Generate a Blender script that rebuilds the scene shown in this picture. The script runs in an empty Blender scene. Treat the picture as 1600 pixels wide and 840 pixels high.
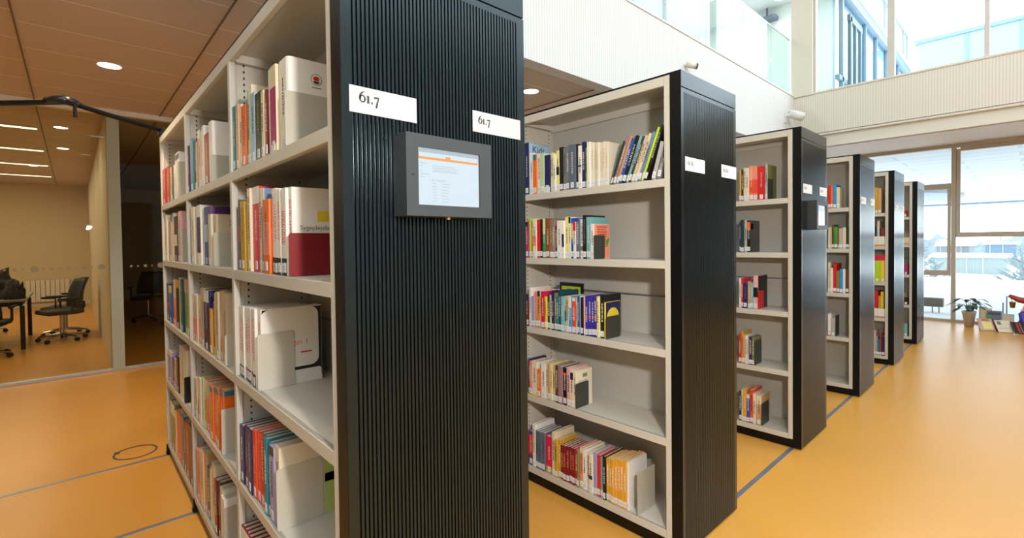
import bpy, bmesh, math, random
from mathutils import Vector, Matrix
random.seed(7)
S = bpy.context.scene
C = S.collection
# ---------------------------------------------------------------- camera
cam_d = bpy.data.cameras.new('camera'); cam = bpy.data.objects.new('camera', cam_d); C.objects.link(cam)
F = Vector((-0.7370569, 0.6755664, -0.01889887)); R_ = Vector((0.67580619, 0.73698009, -0.01209754)); U_ = Vector((-0.0057554, 0.02168855, 0.99974821))
m = Matrix.Identity(4)
for i in range(3):
    m[i][0] = R_[i]; m[i][1] = U_[i]; m[i][2] = -F[i]
m[0][3], m[1][3], m[2][3] = 1.0874, -0.4664, 1.4732
cam.matrix_world = m
cam_d.sensor_width = 36; cam_d.lens = 748.48/1600*36; cam_d.shift_y = -26.9/1600
cam_d.clip_start = 0.02; cam_d.clip_end = 600
S.camera = cam
# ---------------------------------------------------------------- sky, lights, exposure
W = bpy.data.worlds.new('world'); S.world = W; W.use_nodes = True
bg = W.node_tree.nodes['Background']
bg.inputs[0].default_value = (0.88, 0.945, 1.0, 1); bg.inputs[1].default_value = 4.6
S.view_settings.view_transform = 'Standard'; S.view_settings.look = 'None'
S.view_settings.exposure = 0.16; S.view_settings.gamma = 1.0
S.view_settings.use_curve_mapping = False
def area(name, loc, rot, sx, sy, power, color=(1, 1, 1), portal=False):
    d = bpy.data.lights.new(name, 'AREA'); d.shape = 'RECTANGLE'; d.size = sx; d.size_y = sy
    d.energy = power; d.color = color
    if portal: d.cycles.is_portal = True
    o = bpy.data.objects.new(name, d); C.objects.link(o); o.location = loc; o.rotation_euler = rot
    return o
PI = math.pi
# daylight openings: the sky shines in through the glazing at these places
area('portal_east', (6.9, 1.2, 6.6), (0, PI/2, 0), 1.6, 16.0, 1, portal=True)
area('portal_far_upper', (2.5, 9.3, 5.7), (-PI/2, 0, 0), 8.6, 3.2, 1, portal=True)
area('portal_far_lower', (-2.0, 10.8, 1.5), (-PI/2, 0, 0), 8.6, 3.0, 1, portal=True)
area('portal_roof', (2.75, 1.5, 7.4), (0, 0, 0), 3.3, 12.0, 1, portal=True)
# the photographer's lamp, just right of the camera
flash = area('flash_lamp', (1.50, -0.17, 1.95), (math.radians(62), 0, math.radians(38)), 0.14, 0.10, 44, (1.0, 0.97, 0.93))
ROWS = [
(0,0,4,[
(-1.134,-1.1,0.252,'teal'),(-1.098,-1.081,0.252,'cream'),(-1.081,-1.042,0.249,'tan'),(-1.039,-1.006,0.243,'white'),(-1.004,-0.933,0.229,'orange'),
(-0.931,-0.902,0.243,'greyblue'),(-0.9,-0.874,0.268,'palegreen'),(-0.872,-0.85,0.282,'cream'),(-0.848,-0.795,0.243,'lightblue'),
(-0.793,-0.714,0.23,'darkgreen','T:gold'),(-0.712,-0.68,0.224,'cream'),(-0.679,-0.657,0.219,'beige'),(-0.656,-0.64,0.217,'darkred'),
(-0.639,-0.588,0.278,'white'),(-0.587,-0.524,0.271,'cream','B:magenta:.1:.75'),(-0.521,-0.422,0.272,'white','D:binder'),]),
(0,0,3,[
(-1.161,-1.059,0.239,'darkbrown','B:darkred:.45:.7'),(-1.057,-0.989,0.259,'mustard'),(-0.987,-0.95,0.291,'cream'),(-0.947,-0.905,0.301,'cream'),
(-0.902,-0.808,0.302,'crimson','B:white:.8:1'),(-0.806,-0.774,0.291,'cream'),(-0.771,-0.724,0.288,'greyblue','B:white:.78:1'),
(-0.722,-0.645,0.246,'orange','B:salmon:.25:.7'),(-0.641,-0.599,0.278,'white','T:red B:black:0:.2'),
(-0.597,-0.553,0.273,'white','T:red B:black:0:.2'),(-0.552,-0.52,0.269,'white','T:red B:black:0:.2'),
(-0.518,-0.487,0.267,'white','T:red B:black:0:.2'),(-0.485,-0.449,0.267,'white','T:red B:black:0:.2'),
(-0.447,-0.412,0.267,'white','T:red B:black:0:.2'),]),
(0,0,2,[
(-1.124,-1.077,0.274,'white','T:red B:black:0:.17'),(-1.074,-1.033,0.276,'white','T:red B:black:0:.17'),
(-1.031,-0.989,0.278,'white','T:red B:black:0:.17'),(-0.987,-0.95,0.28,'white','T:red B:black:0:.17'),
(-0.948,-0.911,0.282,'white','T:red B:black:0:.17'),(-0.909,-0.873,0.283,'white','T:red B:black:0:.17'),
(-0.871,-0.828,0.284,'white','T:red B:black:0:.17'),(-0.826,-0.777,0.286,'white','T:red B:black:0:.17'),]),
(0,0,1,[
(-1.115,-1.055,0.225,'navy'),(-1.052,-0.992,0.235,'navy','T:lavender'),(-0.99,-0.93,0.243,'navy','T:lavender'),
(-0.928,-0.878,0.251,'orangered','T:salmon'),(-0.876,-0.833,0.258,'orangered','T:salmon'),(-0.83,-0.791,0.262,'red'),
(-0.789,-0.755,0.264,'teal','T:cream'),(-0.753,-0.72,0.265,'teal','T:cream'),(-0.718,-0.688,0.26,'teal','T:cream'),
(-0.686,-0.635,0.259,'lavender','B:darkbrown:.88:1'),(-0.633,-0.585,0.271,'ivory'),]),
(0,1,4,[
(-2.165,-2.136,0.255,'purple'),(-2.133,-2.09,0.248,'salmon'),(-2.084,-1.983,0.26,'teal'),(-1.98,-1.936,0.245,'black'),(-1.933,-1.897,0.242,'tan'),
(-1.895,-1.835,0.295,'palegreen','B:white:.85:1'),(-1.833,-1.792,0.247,'pink'),(-1.789,-1.74,0.277,'cream'),(-1.738,-1.686,0.29,'white'),
(-1.681,-1.587,0.24,'rust'),(-1.578,-1.491,0.28,'white','D:binder'),]),
(0,1,3,[
(-2.189,-2.124,0.251,'greyblue'),(-2.118,-2.034,0.302,'ivory'),(-2.031,-1.945,0.302,'cream'),(-1.94,-1.837,0.302,'white','B:navy:.2:.8'),
(-1.834,-1.781,0.263,'cream'),(-1.779,-1.682,0.285,'blue','B:lightblue:.4:.7'),(-1.68,-1.628,0.283,'purple'),(-1.621,-1.558,0.243,'cream','T:beige'),
(-1.556,-1.482,0.239,'beige'),]),
(0,1,2,[
(-2.14,-2.074,0.251,'cream','B:salmon:.05:.5'),(-2.071,-2,0.256,'cream','B:salmon:.05:.5'),(-1.997,-1.908,0.26,'pink','B:cream:.5:1'),
(-1.9,-1.808,0.301,'beige'),(-1.803,-1.683,0.297,'navy','B:white:.8:1'),(-1.678,-1.634,0.213,'orange'),(-1.632,-1.604,0.214,'mustard'),
(-1.602,-1.554,0.251,'red','B:yellow:0:.12'),(-1.548,-1.497,0.296,'palegreen'),(-1.495,-1.442,0.306,'beige'),(-1.44,-1.386,0.314,'tan'),
(-1.384,-1.297,0.308,'beige'),]),
(0,1,1,[
(-2.079,-2.03,0.225,'cream'),(-2.027,-1.973,0.234,'brown','B:cream:.5:1'),(-1.97,-1.918,0.244,'ivory'),(-1.915,-1.865,0.252,'palegreen'),
(-1.862,-1.816,0.259,'mustard','B:cream:.6:1'),(-1.813,-1.754,0.261,'orange','B:palegreen:.7:1'),(-1.752,-1.687,0.258,'pink','B:beige:.7:1'),
(-1.682,-1.61,0.259,'orange','B:teal:.9:1 T:cream'),(-1.608,-1.544,0.269,'orange','B:teal:.9:1 T:cream'),
(-1.542,-1.49,0.275,'orange','B:teal:.9:1 T:cream'),(-1.488,-1.409,0.283,'orange','B:teal:.9:1 T:cream'),]),
(0,1,0,[
(-2.129,-2.083,0.221,'navy'),(-2.079,-1.987,0.278,'salmon'),(-1.983,-1.903,0.3,'cream'),(-1.896,-1.825,0.318,'tan'),(-1.822,-1.758,0.258,'darkgreen'),
(-1.755,-1.699,0.263,'white'),(-1.696,-1.631,0.319,'cream'),(-1.625,-1.574,0.263,'maroon'),(-1.571,-1.532,0.267,'brown'),(-1.53,-1.476,0.255,'ivory'),
(-1.474,-1.409,0.236,'white'),]),
(0,2,4,[
(-3.037,-2.932,0.243,'red'),(-2.928,-2.874,0.242,'lavender'),(-2.871,-2.776,0.238,'rust'),(-2.773,-2.711,0.223,'paleyellow'),
(-2.708,-2.668,0.216,'darkgrey'),(-2.665,-2.576,0.223,'white','T:red'),(-2.57,-2.444,0.276,'white','B:navy:.85:.97'),]),
(0,2,3,[
(-3.197,-3.112,0.246,'tan'),(-3.108,-3.039,0.311,'cream'),(-3.036,-2.889,0.261,'lavender'),(-2.886,-2.829,0.254,'tan'),(-2.826,-2.763,0.31,'white'),
(-2.76,-2.635,0.283,'darkbrown','B:ivory:.35:.6'),(-2.632,-2.52,0.276,'black'),(-2.515,-2.409,0.304,'pink'),]),
(0,2,2,[
(-3.227,-3.091,0.258,'navy','B:red:.4:.5'),(-3.087,-2.962,0.251,'blue','B:yellow:.8:1'),(-2.956,-2.866,0.248,'brown'),
(-2.86,-2.738,0.302,'salmon','B:cream:.6:1'),(-2.732,-2.623,0.306,'black','B:mustard:.83:1'),(-2.617,-2.519,0.322,'palegreen'),
(-2.513,-2.445,0.317,'darkteal'),(-2.44,-2.307,0.322,'green','B:pink:.75:1'),(-2.304,-2.236,0.325,'tan'),]),
(0,2,1,[
(-3.004,-2.859,0.218,'lavender','B:ivory:.85:1'),(-2.852,-2.757,0.19,'purple'),(-2.754,-2.708,0.203,'tan'),(-2.705,-2.637,0.231,'black'),
(-2.628,-2.414,0.31,'ivory','D:binder'),]),
(0,2,0,[
(-3.014,-2.932,0.298,'cream'),(-2.928,-2.796,0.317,'olive','B:white:.75:1'),(-2.787,-2.743,0.288,'cream'),(-2.739,-2.582,0.308,'orange'),
(-2.574,-2.507,0.319,'greyblue'),(-2.503,-2.417,0.309,'darkred'),(-2.413,-2.323,0.328,'rust'),(-2.313,-2.162,0.345,'maroon'),]),
(1,0,4,[
(-1.034,-0.997,0.315,'navy'),(-0.994,-0.96,0.248,'white'),(-0.959,-0.93,0.235,'orange','B:teal:.85:1'),(-0.928,-0.898,0.237,'white'),
(-0.897,-0.866,0.234,'palegreen','T:lime'),(-0.864,-0.822,0.217,'navy','B:white:0:.15'),(-0.821,-0.801,0.226,'paleyellow'),(-0.8,-0.78,0.213,'white'),
(-0.779,-0.755,0.233,'paleyellow','B:black:.4:.6'),(-0.755,-0.726,0.248,'black'),(-0.725,-0.704,0.241,'grey'),(-0.703,-0.68,0.247,'grey'),
(-0.679,-0.63,0.249,'slate'),(-0.628,-0.614,0.247,'darkbrown'),(-0.612,-0.589,0.235,'white','B:teal:.5:.55'),(-0.587,-0.565,0.251,'navy'),
(-0.564,-0.55,0.217,'lime'),(-0.549,-0.527,0.244,'white'),(-0.526,-0.507,0.238,'ivory','T:beige'),(-0.506,-0.487,0.235,'ivory','T:beige'),
(-0.486,-0.469,0.233,'ivory','T:beige'),(-0.468,-0.449,0.23,'ivory','T:beige'),(-0.449,-0.429,0.23,'ivory','T:beige'),
(-0.429,-0.409,0.226,'ivory','T:beige'),]),
(1,0,3,[
(-1.033,-1.008,0.219,'magenta','B:black:.75:1'),(-1.007,-0.988,0.241,'lime'),(-0.987,-0.972,0.218,'darkred'),
(-0.971,-0.939,0.236,'ivory','B:salmon:.3:.55'),(-0.937,-0.909,0.23,'red'),(-0.908,-0.891,0.231,'black'),
(-0.89,-0.87,0.235,'green','B:paleyellow:.6:1'),(-0.869,-0.856,0.234,'slate'),(-0.855,-0.836,0.23,'rust'),(-0.835,-0.812,0.228,'olive','T:palegreen'),
(-0.812,-0.792,0.217,'mauve'),(-0.791,-0.773,0.188,'darkgreen'),(-0.772,-0.736,0.216,'white'),(-0.735,-0.717,0.213,'white','B:navy:.3:.65'),
(-0.716,-0.691,0.235,'paleyellow'),(-0.69,-0.673,0.233,'white','B:black:.85:1'),(-0.672,-0.652,0.226,'blue','B:yellow:.5:.85'),
(-0.65,-0.631,0.206,'white','B:crimson:.75:1'),(-0.63,-0.608,0.226,'slate','B:blue:.9:1'),(-0.606,-0.583,0.218,'white','B:olive:.2:.32'),
(-0.582,-0.559,0.238,'black','T:grey'),(-0.559,-0.531,0.226,'seafoam'),(-0.53,-0.506,0.188,'white'),]),
(1,0,2,[
(-1.037,-1.011,0.195,'maroon','B:navy:.7:1'),(-1.009,-0.989,0.236,'white'),(-0.989,-0.965,0.186,'lavender'),(-0.964,-0.943,0.216,'salmon'),
(-0.941,-0.919,0.22,'mustard','B:navy:.85:1'),(-0.918,-0.907,0.222,'white'),(-0.906,-0.876,0.22,'crimson'),(-0.875,-0.859,0.191,'yellow'),
(-0.859,-0.839,0.202,'darkteal'),(-0.838,-0.82,0.204,'cream'),(-0.819,-0.8,0.229,'navy'),(-0.8,-0.78,0.218,'olive'),(-0.779,-0.764,0.201,'teal'),
(-0.763,-0.748,0.232,'darkteal'),(-0.747,-0.726,0.201,'seafoam'),(-0.725,-0.708,0.202,'cream','B:teal:.3:.6'),(-0.708,-0.688,0.208,'beige'),
(-0.687,-0.668,0.205,'skyblue','B:white:.7:1'),(-0.667,-0.644,0.201,'orangered','B:ivory:.9:1'),(-0.643,-0.631,0.205,'palegreen'),
(-0.631,-0.616,0.209,'blue'),(-0.615,-0.6,0.213,'white'),(-0.6,-0.586,0.209,'black'),(-0.584,-0.574,0.218,'pink'),
(-0.573,-0.555,0.217,'violet','T:white B:red:.45:.5'),(-0.554,-0.535,0.218,'violet','T:white B:red:.45:.5'),
(-0.535,-0.516,0.22,'violet','T:white B:red:.45:.5'),(-0.516,-0.493,0.221,'violet','T:white B:red:.45:.5'),(-0.492,-0.475,0.22,'paleyellow'),
(-0.474,-0.448,0.23,'black','T:white'),(-0.447,-0.438,0.192,'yellow'),]),
(1,0,1,[
(-1.028,-1.013,0.214,'navy'),(-1.012,-0.992,0.204,'salmon'),(-0.989,-0.946,0.206,'ivory','B:yellow:0:.12'),(-0.945,-0.918,0.166,'orange'),
(-0.914,-0.874,0.21,'white'),(-0.873,-0.855,0.212,'cream'),(-0.854,-0.838,0.215,'tan'),(-0.837,-0.819,0.215,'paleyellow'),
(-0.819,-0.799,0.215,'beige'),(-0.798,-0.774,0.216,'brown'),(-0.773,-0.741,0.215,'mauve'),(-0.739,-0.711,0.215,'black','B:orangered:.8:.87'),
(-0.71,-0.684,0.217,'pink'),(-0.683,-0.661,0.207,'cream','B:navy:.75:.95'),(-0.66,-0.642,0.208,'ivory'),]),
(1,0,0,[
(-1.034,-0.992,0.206,'purple','B:red:.3:.9'),(-0.989,-0.966,0.261,'white'),(-0.964,-0.94,0.227,'slate','T:black'),
(-0.938,-0.914,0.228,'slate','T:black'),(-0.913,-0.889,0.229,'slate','T:black'),(-0.886,-0.836,0.216,'crimson','B:mustard:0:.18'),
(-0.831,-0.808,0.255,'cream'),(-0.807,-0.786,0.218,'mustard'),(-0.785,-0.766,0.222,'mustard'),(-0.765,-0.744,0.198,'darkred','T:salmon'),
(-0.743,-0.722,0.201,'darkred','T:salmon'),(-0.721,-0.7,0.203,'darkred','T:salmon'),(-0.699,-0.679,0.204,'darkred','T:salmon'),
(-0.678,-0.659,0.205,'darkred','T:salmon'),(-0.658,-0.639,0.205,'red'),(-0.638,-0.626,0.206,'olive'),(-0.625,-0.603,0.227,'salmon','B:cream:.85:1'),
(-0.602,-0.579,0.224,'white','T:black'),(-0.577,-0.554,0.218,'ivory'),(-0.553,-0.529,0.22,'ivory','B:darkteal:.35:.45'),
(-0.528,-0.503,0.228,'lavender'),(-0.502,-0.483,0.224,'red'),(-0.481,-0.461,0.217,'seafoam'),(-0.46,-0.444,0.232,'black'),
(-0.442,-0.425,0.226,'ochre','T:white'),(-0.424,-0.407,0.229,'ochre','T:white'),(-0.406,-0.388,0.233,'ochre','T:white'),
(-0.387,-0.369,0.238,'ochre','T:white'),(-0.368,-0.352,0.24,'ochre','T:white'),(-0.351,-0.334,0.243,'ochre','T:white'),
(-0.333,-0.317,0.245,'ochre','T:white'),(-0.315,-0.301,0.244,'white'),]),
(2,0,4,[
(-0.422,-0.408,0.231,'mustard'),(-0.408,-0.393,0.234,'darkbrown'),(-0.392,-0.375,0.246,'ivory'),(-0.375,-0.354,0.243,'ivory'),
(-0.352,-0.322,0.256,'salmon','B:orangered:.2:.6'),(-0.321,-0.295,0.252,'salmon','B:orangered:.2:.6'),(-0.294,-0.24,0.245,'red','T:pink'),
(-0.237,-0.221,0.255,'lightgrey'),]),
(2,0,3,[
(-0.426,-0.414,0.231,'violet'),(-0.413,-0.387,0.244,'darkgreen'),(-0.387,-0.37,0.243,'lightgrey'),(-0.368,-0.343,0.237,'black','B:orange:.7:.95'),]),
(2,0,2,[
(-0.427,-0.411,0.224,'white'),(-0.411,-0.397,0.225,'crimson'),(-0.396,-0.363,0.187,'navy','T:grey'),(-0.363,-0.343,0.202,'tan'),
(-0.342,-0.325,0.194,'seafoam'),(-0.323,-0.29,0.247,'pink','B:black:.35:.65'),]),
(2,0,1,[
(-0.429,-0.413,0.221,'red'),(-0.413,-0.4,0.238,'mustard'),(-0.399,-0.384,0.215,'tan'),(-0.383,-0.368,0.211,'white'),(-0.367,-0.355,0.201,'pink'),
(-0.355,-0.332,0.209,'darkteal'),(-0.331,-0.316,0.204,'olive'),]),
(2,0,0,[
(-0.432,-0.414,0.221,'darkgreen'),(-0.413,-0.402,0.24,'cream'),(-0.401,-0.376,0.242,'ochre'),(-0.375,-0.351,0.211,'blue','B:cream:.85:1'),
(-0.35,-0.328,0.25,'orangered'),(-0.327,-0.308,0.226,'cream'),(-0.307,-0.267,0.218,'tan','B:cream:.7:1'),]),
(3,0,4,[
(-0.257,-0.237,0.22,'red'),(-0.236,-0.217,0.213,'orange'),(-0.216,-0.189,0.222,'skyblue'),(-0.188,-0.162,0.196,'cream'),]),
(3,0,3,[
(-0.257,-0.24,0.202,'cream'),(-0.239,-0.224,0.208,'ivory'),(-0.223,-0.207,0.23,'brown'),(-0.206,-0.177,0.206,'green'),(-0.176,-0.166,0.194,'red'),
(-0.165,-0.138,0.191,'lightgrey'),(-0.137,-0.109,0.198,'cream'),(-0.108,-0.085,0.212,'darkgreen'),]),
(3,0,2,[
(-0.259,-0.238,0.287,'cream'),(-0.237,-0.215,0.233,'white'),(-0.214,-0.189,0.277,'red'),(-0.187,-0.162,0.207,'olive'),(-0.16,-0.136,0.225,'skyblue'),
(-0.135,-0.117,0.225,'white'),(-0.116,-0.089,0.226,'brown'),]),
(3,0,1,[
(-0.259,-0.234,0.211,'white','B:red:0:.2'),(-0.232,-0.195,0.171,'lightgrey'),]),
(4,0,4,[
(-0.186,-0.154,0.302,'mustard'),(-0.153,-0.123,0.29,'tan'),]),
(4,0,3,[
(-0.186,-0.167,0.234,'darkteal'),(-0.166,-0.143,0.296,'cream'),(-0.142,-0.127,0.208,'navy'),(-0.126,-0.095,0.213,'rust'),]),
(4,0,2,[
(-0.193,-0.127,0.314,'lime','B:crimson:.8:1'),(-0.125,-0.082,0.314,'yellow','B:crimson:.8:1'),]),
(4,0,1,[
(-0.192,-0.161,0.313,'red'),(-0.152,-0.131,0.255,'mustard'),(-0.13,-0.101,0.305,'yellow'),]),
(4,0,0,[
(-0.191,-0.174,0.282,'pink'),(-0.173,-0.155,0.216,'seafoam'),(-0.154,-0.136,0.184,'teal'),(-0.135,-0.114,0.247,'rust'),(-0.113,-0.083,0.225,'navy'),]),
(5,0,4,[
(-0.141,-0.12,0.093,'red'),]),
(5,0,2,[
(-0.145,-0.104,0.151,'magenta'),]),
(5,0,1,[
(-0.138,-0.106,0.102,'black','B:orange:.1:.4'),]),
(5,0,0,[
(-0.143,-0.105,0.177,'seafoam'),]),
]
# ---------------------------------------------------------------- materials
MATS = {}
def lin(c): return tuple(((v/255)/12.92 if v/255 <= 0.04045 else ((v/255+0.055)/1.055)**2.4) for v in c)
def mat(name, rgb, rough=0.5, metal=0.0, spec=0.5, noise=0.0, scale=8.0, bump=0.0, emit=None, estr=1.0, stretch=None):
    if name in MATS: return MATS[name]
    M = bpy.data.materials.new(name); M.use_nodes = True; nt = M.node_tree; b = nt.nodes['Principled BSDF']
    b.inputs['Base Color'].default_value = (*rgb, 1); b.inputs['Roughness'].default_value = rough
    b.inputs['Metallic'].default_value = metal; b.inputs['Specular IOR Level'].default_value = spec
    if noise or bump:
        tc = nt.nodes.new('ShaderNodeTexCoord'); mp = nt.nodes.new('ShaderNodeMapping')
        if stretch: mp.inputs['Scale'].default_value = stretch
        nz = nt.nodes.new('ShaderNodeTexNoise'); nz.inputs['Scale'].default_value = scale; nz.inputs['Detail'].default_value = 4
        nt.links.new(tc.outputs['Object'], mp.inputs[0]); nt.links.new(mp.outputs[0], nz.inputs['Vector'])
        if noise:
            mx = nt.nodes.new('ShaderNodeMix'); mx.data_type = 'RGBA'
            mx.inputs[6].default_value = (*[v*(1-noise) for v in rgb], 1); mx.inputs[7].default_value = (*[min(1, v*(1+noise)) for v in rgb], 1)
            nt.links.new(nz.outputs['Fac'], mx.inputs[0]); nt.links.new(mx.outputs[2], b.inputs['Base Color'])
        if bump:
            bp = nt.nodes.new('ShaderNodeBump'); bp.inputs['Strength'].default_value = bump; bp.inputs['Distance'].default_value = 0.01
            nt.links.new(nz.outputs['Fac'], bp.inputs['Height']); nt.links.new(bp.outputs[0], b.inputs['Normal'])
    if emit:
        b.inputs['Emission Color'].default_value = (*emit, 1); b.inputs['Emission Strength'].default_value = estr
    MATS[name] = M; return M
def glass(name, tint, ior=1.5, rough=0.0):
    M = bpy.data.materials.new(name); M.use_nodes = True; nt = M.node_tree
    nt.nodes.remove(nt.nodes['Principled BSDF']); out = nt.nodes['Material Output']
    tr = nt.nodes.new('ShaderNodeBsdfTransparent'); tr.inputs[0].default_value = (*tint, 1)
    gl = nt.nodes.new('ShaderNodeBsdfGlossy'); gl.inputs['Roughness'].default_value = rough
    fr = nt.nodes.new('ShaderNodeFresnel'); fr.inputs[0].default_value = ior
    mx = nt.nodes.new('ShaderNodeMixShader'); ge = nt.nodes.new('ShaderNodeNewGeometry')
    ml = nt.nodes.new('ShaderNodeMath'); ml.operation = 'SUBTRACT'; ml.inputs[0].default_value = 1.0; m2 = nt.nodes.new('ShaderNodeMath'); m2.operation = 'MULTIPLY'
    nt.links.new(ge.outputs['Backfacing'], ml.inputs[1]); nt.links.new(ml.outputs[0], m2.inputs[0]); nt.links.new(fr.outputs[0], m2.inputs[1])
    nt.links.new(m2.outputs[0], mx.inputs[0]); nt.links.new(tr.outputs[0], mx.inputs[1]); nt.links.new(gl.outputs[0], mx.inputs[2])
    nt.links.new(mx.outputs[0], out.inputs[0]); MATS[name] = M; return M
def boards(name, rgb, joint, sx, sy, gap, offset=0.0, rough=0.7, use='XY', shift=(0, 0)):
    """flat tiles drawn by a brick texture (joints are a real colour)"""
    M = bpy.data.materials.new(name); M.use_nodes = True; nt = M.node_tree; b = nt.nodes['Principled BSDF']
    tc = nt.nodes.new('ShaderNodeTexCoord'); mp = nt.nodes.new('ShaderNodeMapping'); mp.inputs['Location'].default_value = (shift[0], shift[1], 0)
    br = nt.nodes.new('ShaderNodeTexBrick'); br.inputs['Scale'].default_value = 1; br.offset = offset; br.squash = 1
    br.inputs['Brick Width'].default_value = sx; br.inputs['Row Height'].default_value = sy; br.inputs['Mortar Size'].default_value = gap
    br.inputs['Mortar Smooth'].default_value = 0; br.inputs['Bias'].default_value = 0
    br.inputs['Color1'].default_value = (*rgb, 1); br.inputs['Color2'].default_value = (*[v*0.97 for v in rgb], 1); br.inputs['Mortar'].default_value = (*joint, 1)
    nt.links.new(tc.outputs['Object'], mp.inputs[0]); nt.links.new(mp.outputs[0], br.inputs[0]); nt.links.new(br.outputs[0], b.inputs['Base Color'])
    b.inputs['Roughness'].default_value = rough; MATS[name] = M; return M

M_shelf = mat('shelf_lacquer', (0.61, 0.565, 0.485), 0.42)
M_shelfin = mat('shelf_back_sheet', (0.52, 0.495, 0.44), 0.5)
M_black = mat('black_lacquer', (0.004, 0.004, 0.004), 0.35, 0.0, 0.25)
M_panel = mat('ribbed_panel', (0.004, 0.006, 0.007), 0.21, 0.0, 0.55)
M_panel.node_tree.nodes['Principled BSDF'].inputs['Specular Tint'].default_value = (0.70, 0.90, 1.0, 1)  # blue of the mirrored daylight is put into the specular tint
M_slot = mat('slot_dark', (0.02, 0.02, 0.02), 0.8)
M_floor = mat('floor_linoleum', (0.67, 0.315, 0.052), 0.30, 0.0, 0.6, noise=0.06, scale=1.3)
M_alu = mat('rail_aluminium', (0.33, 0.36, 0.42), 0.35, 0.7)
M_wallw = mat('white_wall', (0.80, 0.79, 0.76), 0.7)
M_beige = mat('beige_wall', (0.74, 0.68, 0.58), 0.7)
M_frame = mat('window_frame_beige', (0.50, 0.45, 0.38), 0.5)
M_teal = mat('outer_frame_blue_grey', (0.15, 0.23, 0.29), 0.5)
M_glass = glass('clear_glass', (0.95, 0.98, 0.98))
M_gpart = glass('partition_glass', (0.86, 0.84, 0.74), 1.28)
M_gbal = glass('balustrade_glass', (0.88, 0.96, 0.95), 1.8)
M_gfac = glass('facade_glass', (0.62, 0.74, 0.82), 1.5)
M_snow = mat('snow', (0.88, 0.90, 0.93), 0.9)
M_ceil = boards('ceiling_tiles', (0.68, 0.58, 0.50), (0.88, 0.84, 0.80), 0.6, 1.105, 0.008, offset=0.33, rough=0.8, shift=(0.04, 0.74))
M_paper = mat('white_paper', (0.80, 0.80, 0.80), 0.6)
M_signp = mat('sign_paper', (0.42, 0.42, 0.43), 0.6, 0.0, 0.2)
M_ink = mat('black_ink', (0.02, 0.02, 0.02), 0.6)
M_lamp = mat('lamp_glow', (1, 1, 1), 0.5, emit=(1.0, 0.93, 0.80), estr=7)
M_lamp2 = mat('tube_glow', (1, 1, 1), 0.5, emit=(1.0, 0.88, 0.62), estr=3.0)
M_chair = mat('black_mesh_fabric', (0.012, 0.012, 0.013), 0.7)
M_chrome = mat('chrome', (0.6, 0.6, 0.6), 0.2, 1.0)
M_pages = mat('book_pages', (0.62, 0.55, 0.43), 0.9, noise=0.12, scale=60)
# ---------------------------------------------------------------- helpers
def bm_new(): return bmesh.new()
def box(bm, x0, x1, y0, y1, z0, z1, bev=0.0):
    vs = [bm.verts.new(p) for p in ((x0,y0,z0),(x1,y0,z0),(x1,y1,z0),(x0,y1,z0),(x0,y0,z1),(x1,y0,z1),(x1,y1,z1),(x0,y1,z1))]
    fs = [bm.faces.new([vs[i] for i in f]) for f in ((0,3,2,1),(4,5,6,7),(0,1,5,4),(1,2,6,5),(2,3,7,6),(3,0,4,7))]
    if bev:
        es = list({e for f in fs for e in f.edges})
        bmesh.ops.bevel(bm, geom=es, offset=bev, segments=2, affect='EDGES', profile=0.6)
    return bm
def prism(bm, pts, lo, hi, axis='z'):
    """closed outline extruded along an axis"""
    def P(a, b, h):
        return {'z': (a, b, h), 'x': (h, a, b), 'y': (a, h, b)}[axis]
    lo_v = [bm.verts.new(P(a, b, lo)) for a, b in pts]; hi_v = [bm.verts.new(P(a, b, hi)) for a, b in pts]
    n = len(pts)
    bm.faces.new(lo_v[::-1]); bm.faces.new(hi_v)
    for i in range(n): bm.faces.new((lo_v[i], lo_v[(i+1) % n], hi_v[(i+1) % n], hi_v[i]))
    return bm
def tube(bm, pts, r, seg=10, cap=True):
    pts = [Vector(p) for p in pts]; rings = []
    rr = r if isinstance(r, (list, tuple)) else [r]*len(pts)
    for i, p in enumerate(pts):
        d = (pts[min(i+1, len(pts)-1)]-pts[max(i-1, 0)]).normalized()
        a = d.cross(Vector((0, 0, 1)))
        if a.length < 1e-3: a = Vector((1, 0, 0))
        a.normalize(); b = d.cross(a)
        rings.append([bm.verts.new(p+(a*math.cos(t)+b*math.sin(t))*rr[i]) for t in [2*PI*k/seg for k in range(seg)]])
    for A, B in zip(rings, rings[1:]):
        for k in range(seg): bm.faces.new((A[k], A[(k+1) % seg], B[(k+1) % seg], B[k]))
    if cap: bm.faces.new(rings[0][::-1]); bm.faces.new(rings[-1])
    return bm
def lathe(bm, prof, seg=24, c=(0, 0, 0)):
    rings = [[bm.verts.new((c[0]+r*math.cos(2*PI*k/seg), c[1]+r*math.sin(2*PI*k/seg), c[2]+z)) for k in range(seg)] for r, z in prof]
    for A, B in zip(rings, rings[1:]):
        for k in range(seg): bm.faces.new((A[k], A[(k+1) % seg], B[(k+1) % seg], B[k]))
    bm.faces.new(rings[0][::-1]); bm.faces.new(rings[-1]); return bm
def obj(name, bm, m, parent=None, smooth=False, loc=None):
    bmesh.ops.recalc_face_normals(bm, faces=bm.faces)
    me = bpy.data.meshes.new(name); bm.to_mesh(me); bm.free()
    if m: me.materials.append(m)
    if smooth:
        for p in me.polygons: p.use_smooth = True
    o = bpy.data.objects.new(name, me); C.objects.link(o)
    if parent: o.parent = parent
    if loc: o.location = loc
    return o
def thing(name, label, cat, loc=(0, 0, 0), rotz=0, group=None):
    o = bpy.data.objects.new(name, None); C.objects.link(o); o.empty_display_size = 0.1
    o.location = loc; o.rotation_euler = (0, 0, rotz); return tag(o, label, cat, group)
def tag(o, label, cat, group=None):
    o['label'] = label; o['category'] = cat
    if group: o['group'] = group
    return o
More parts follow.
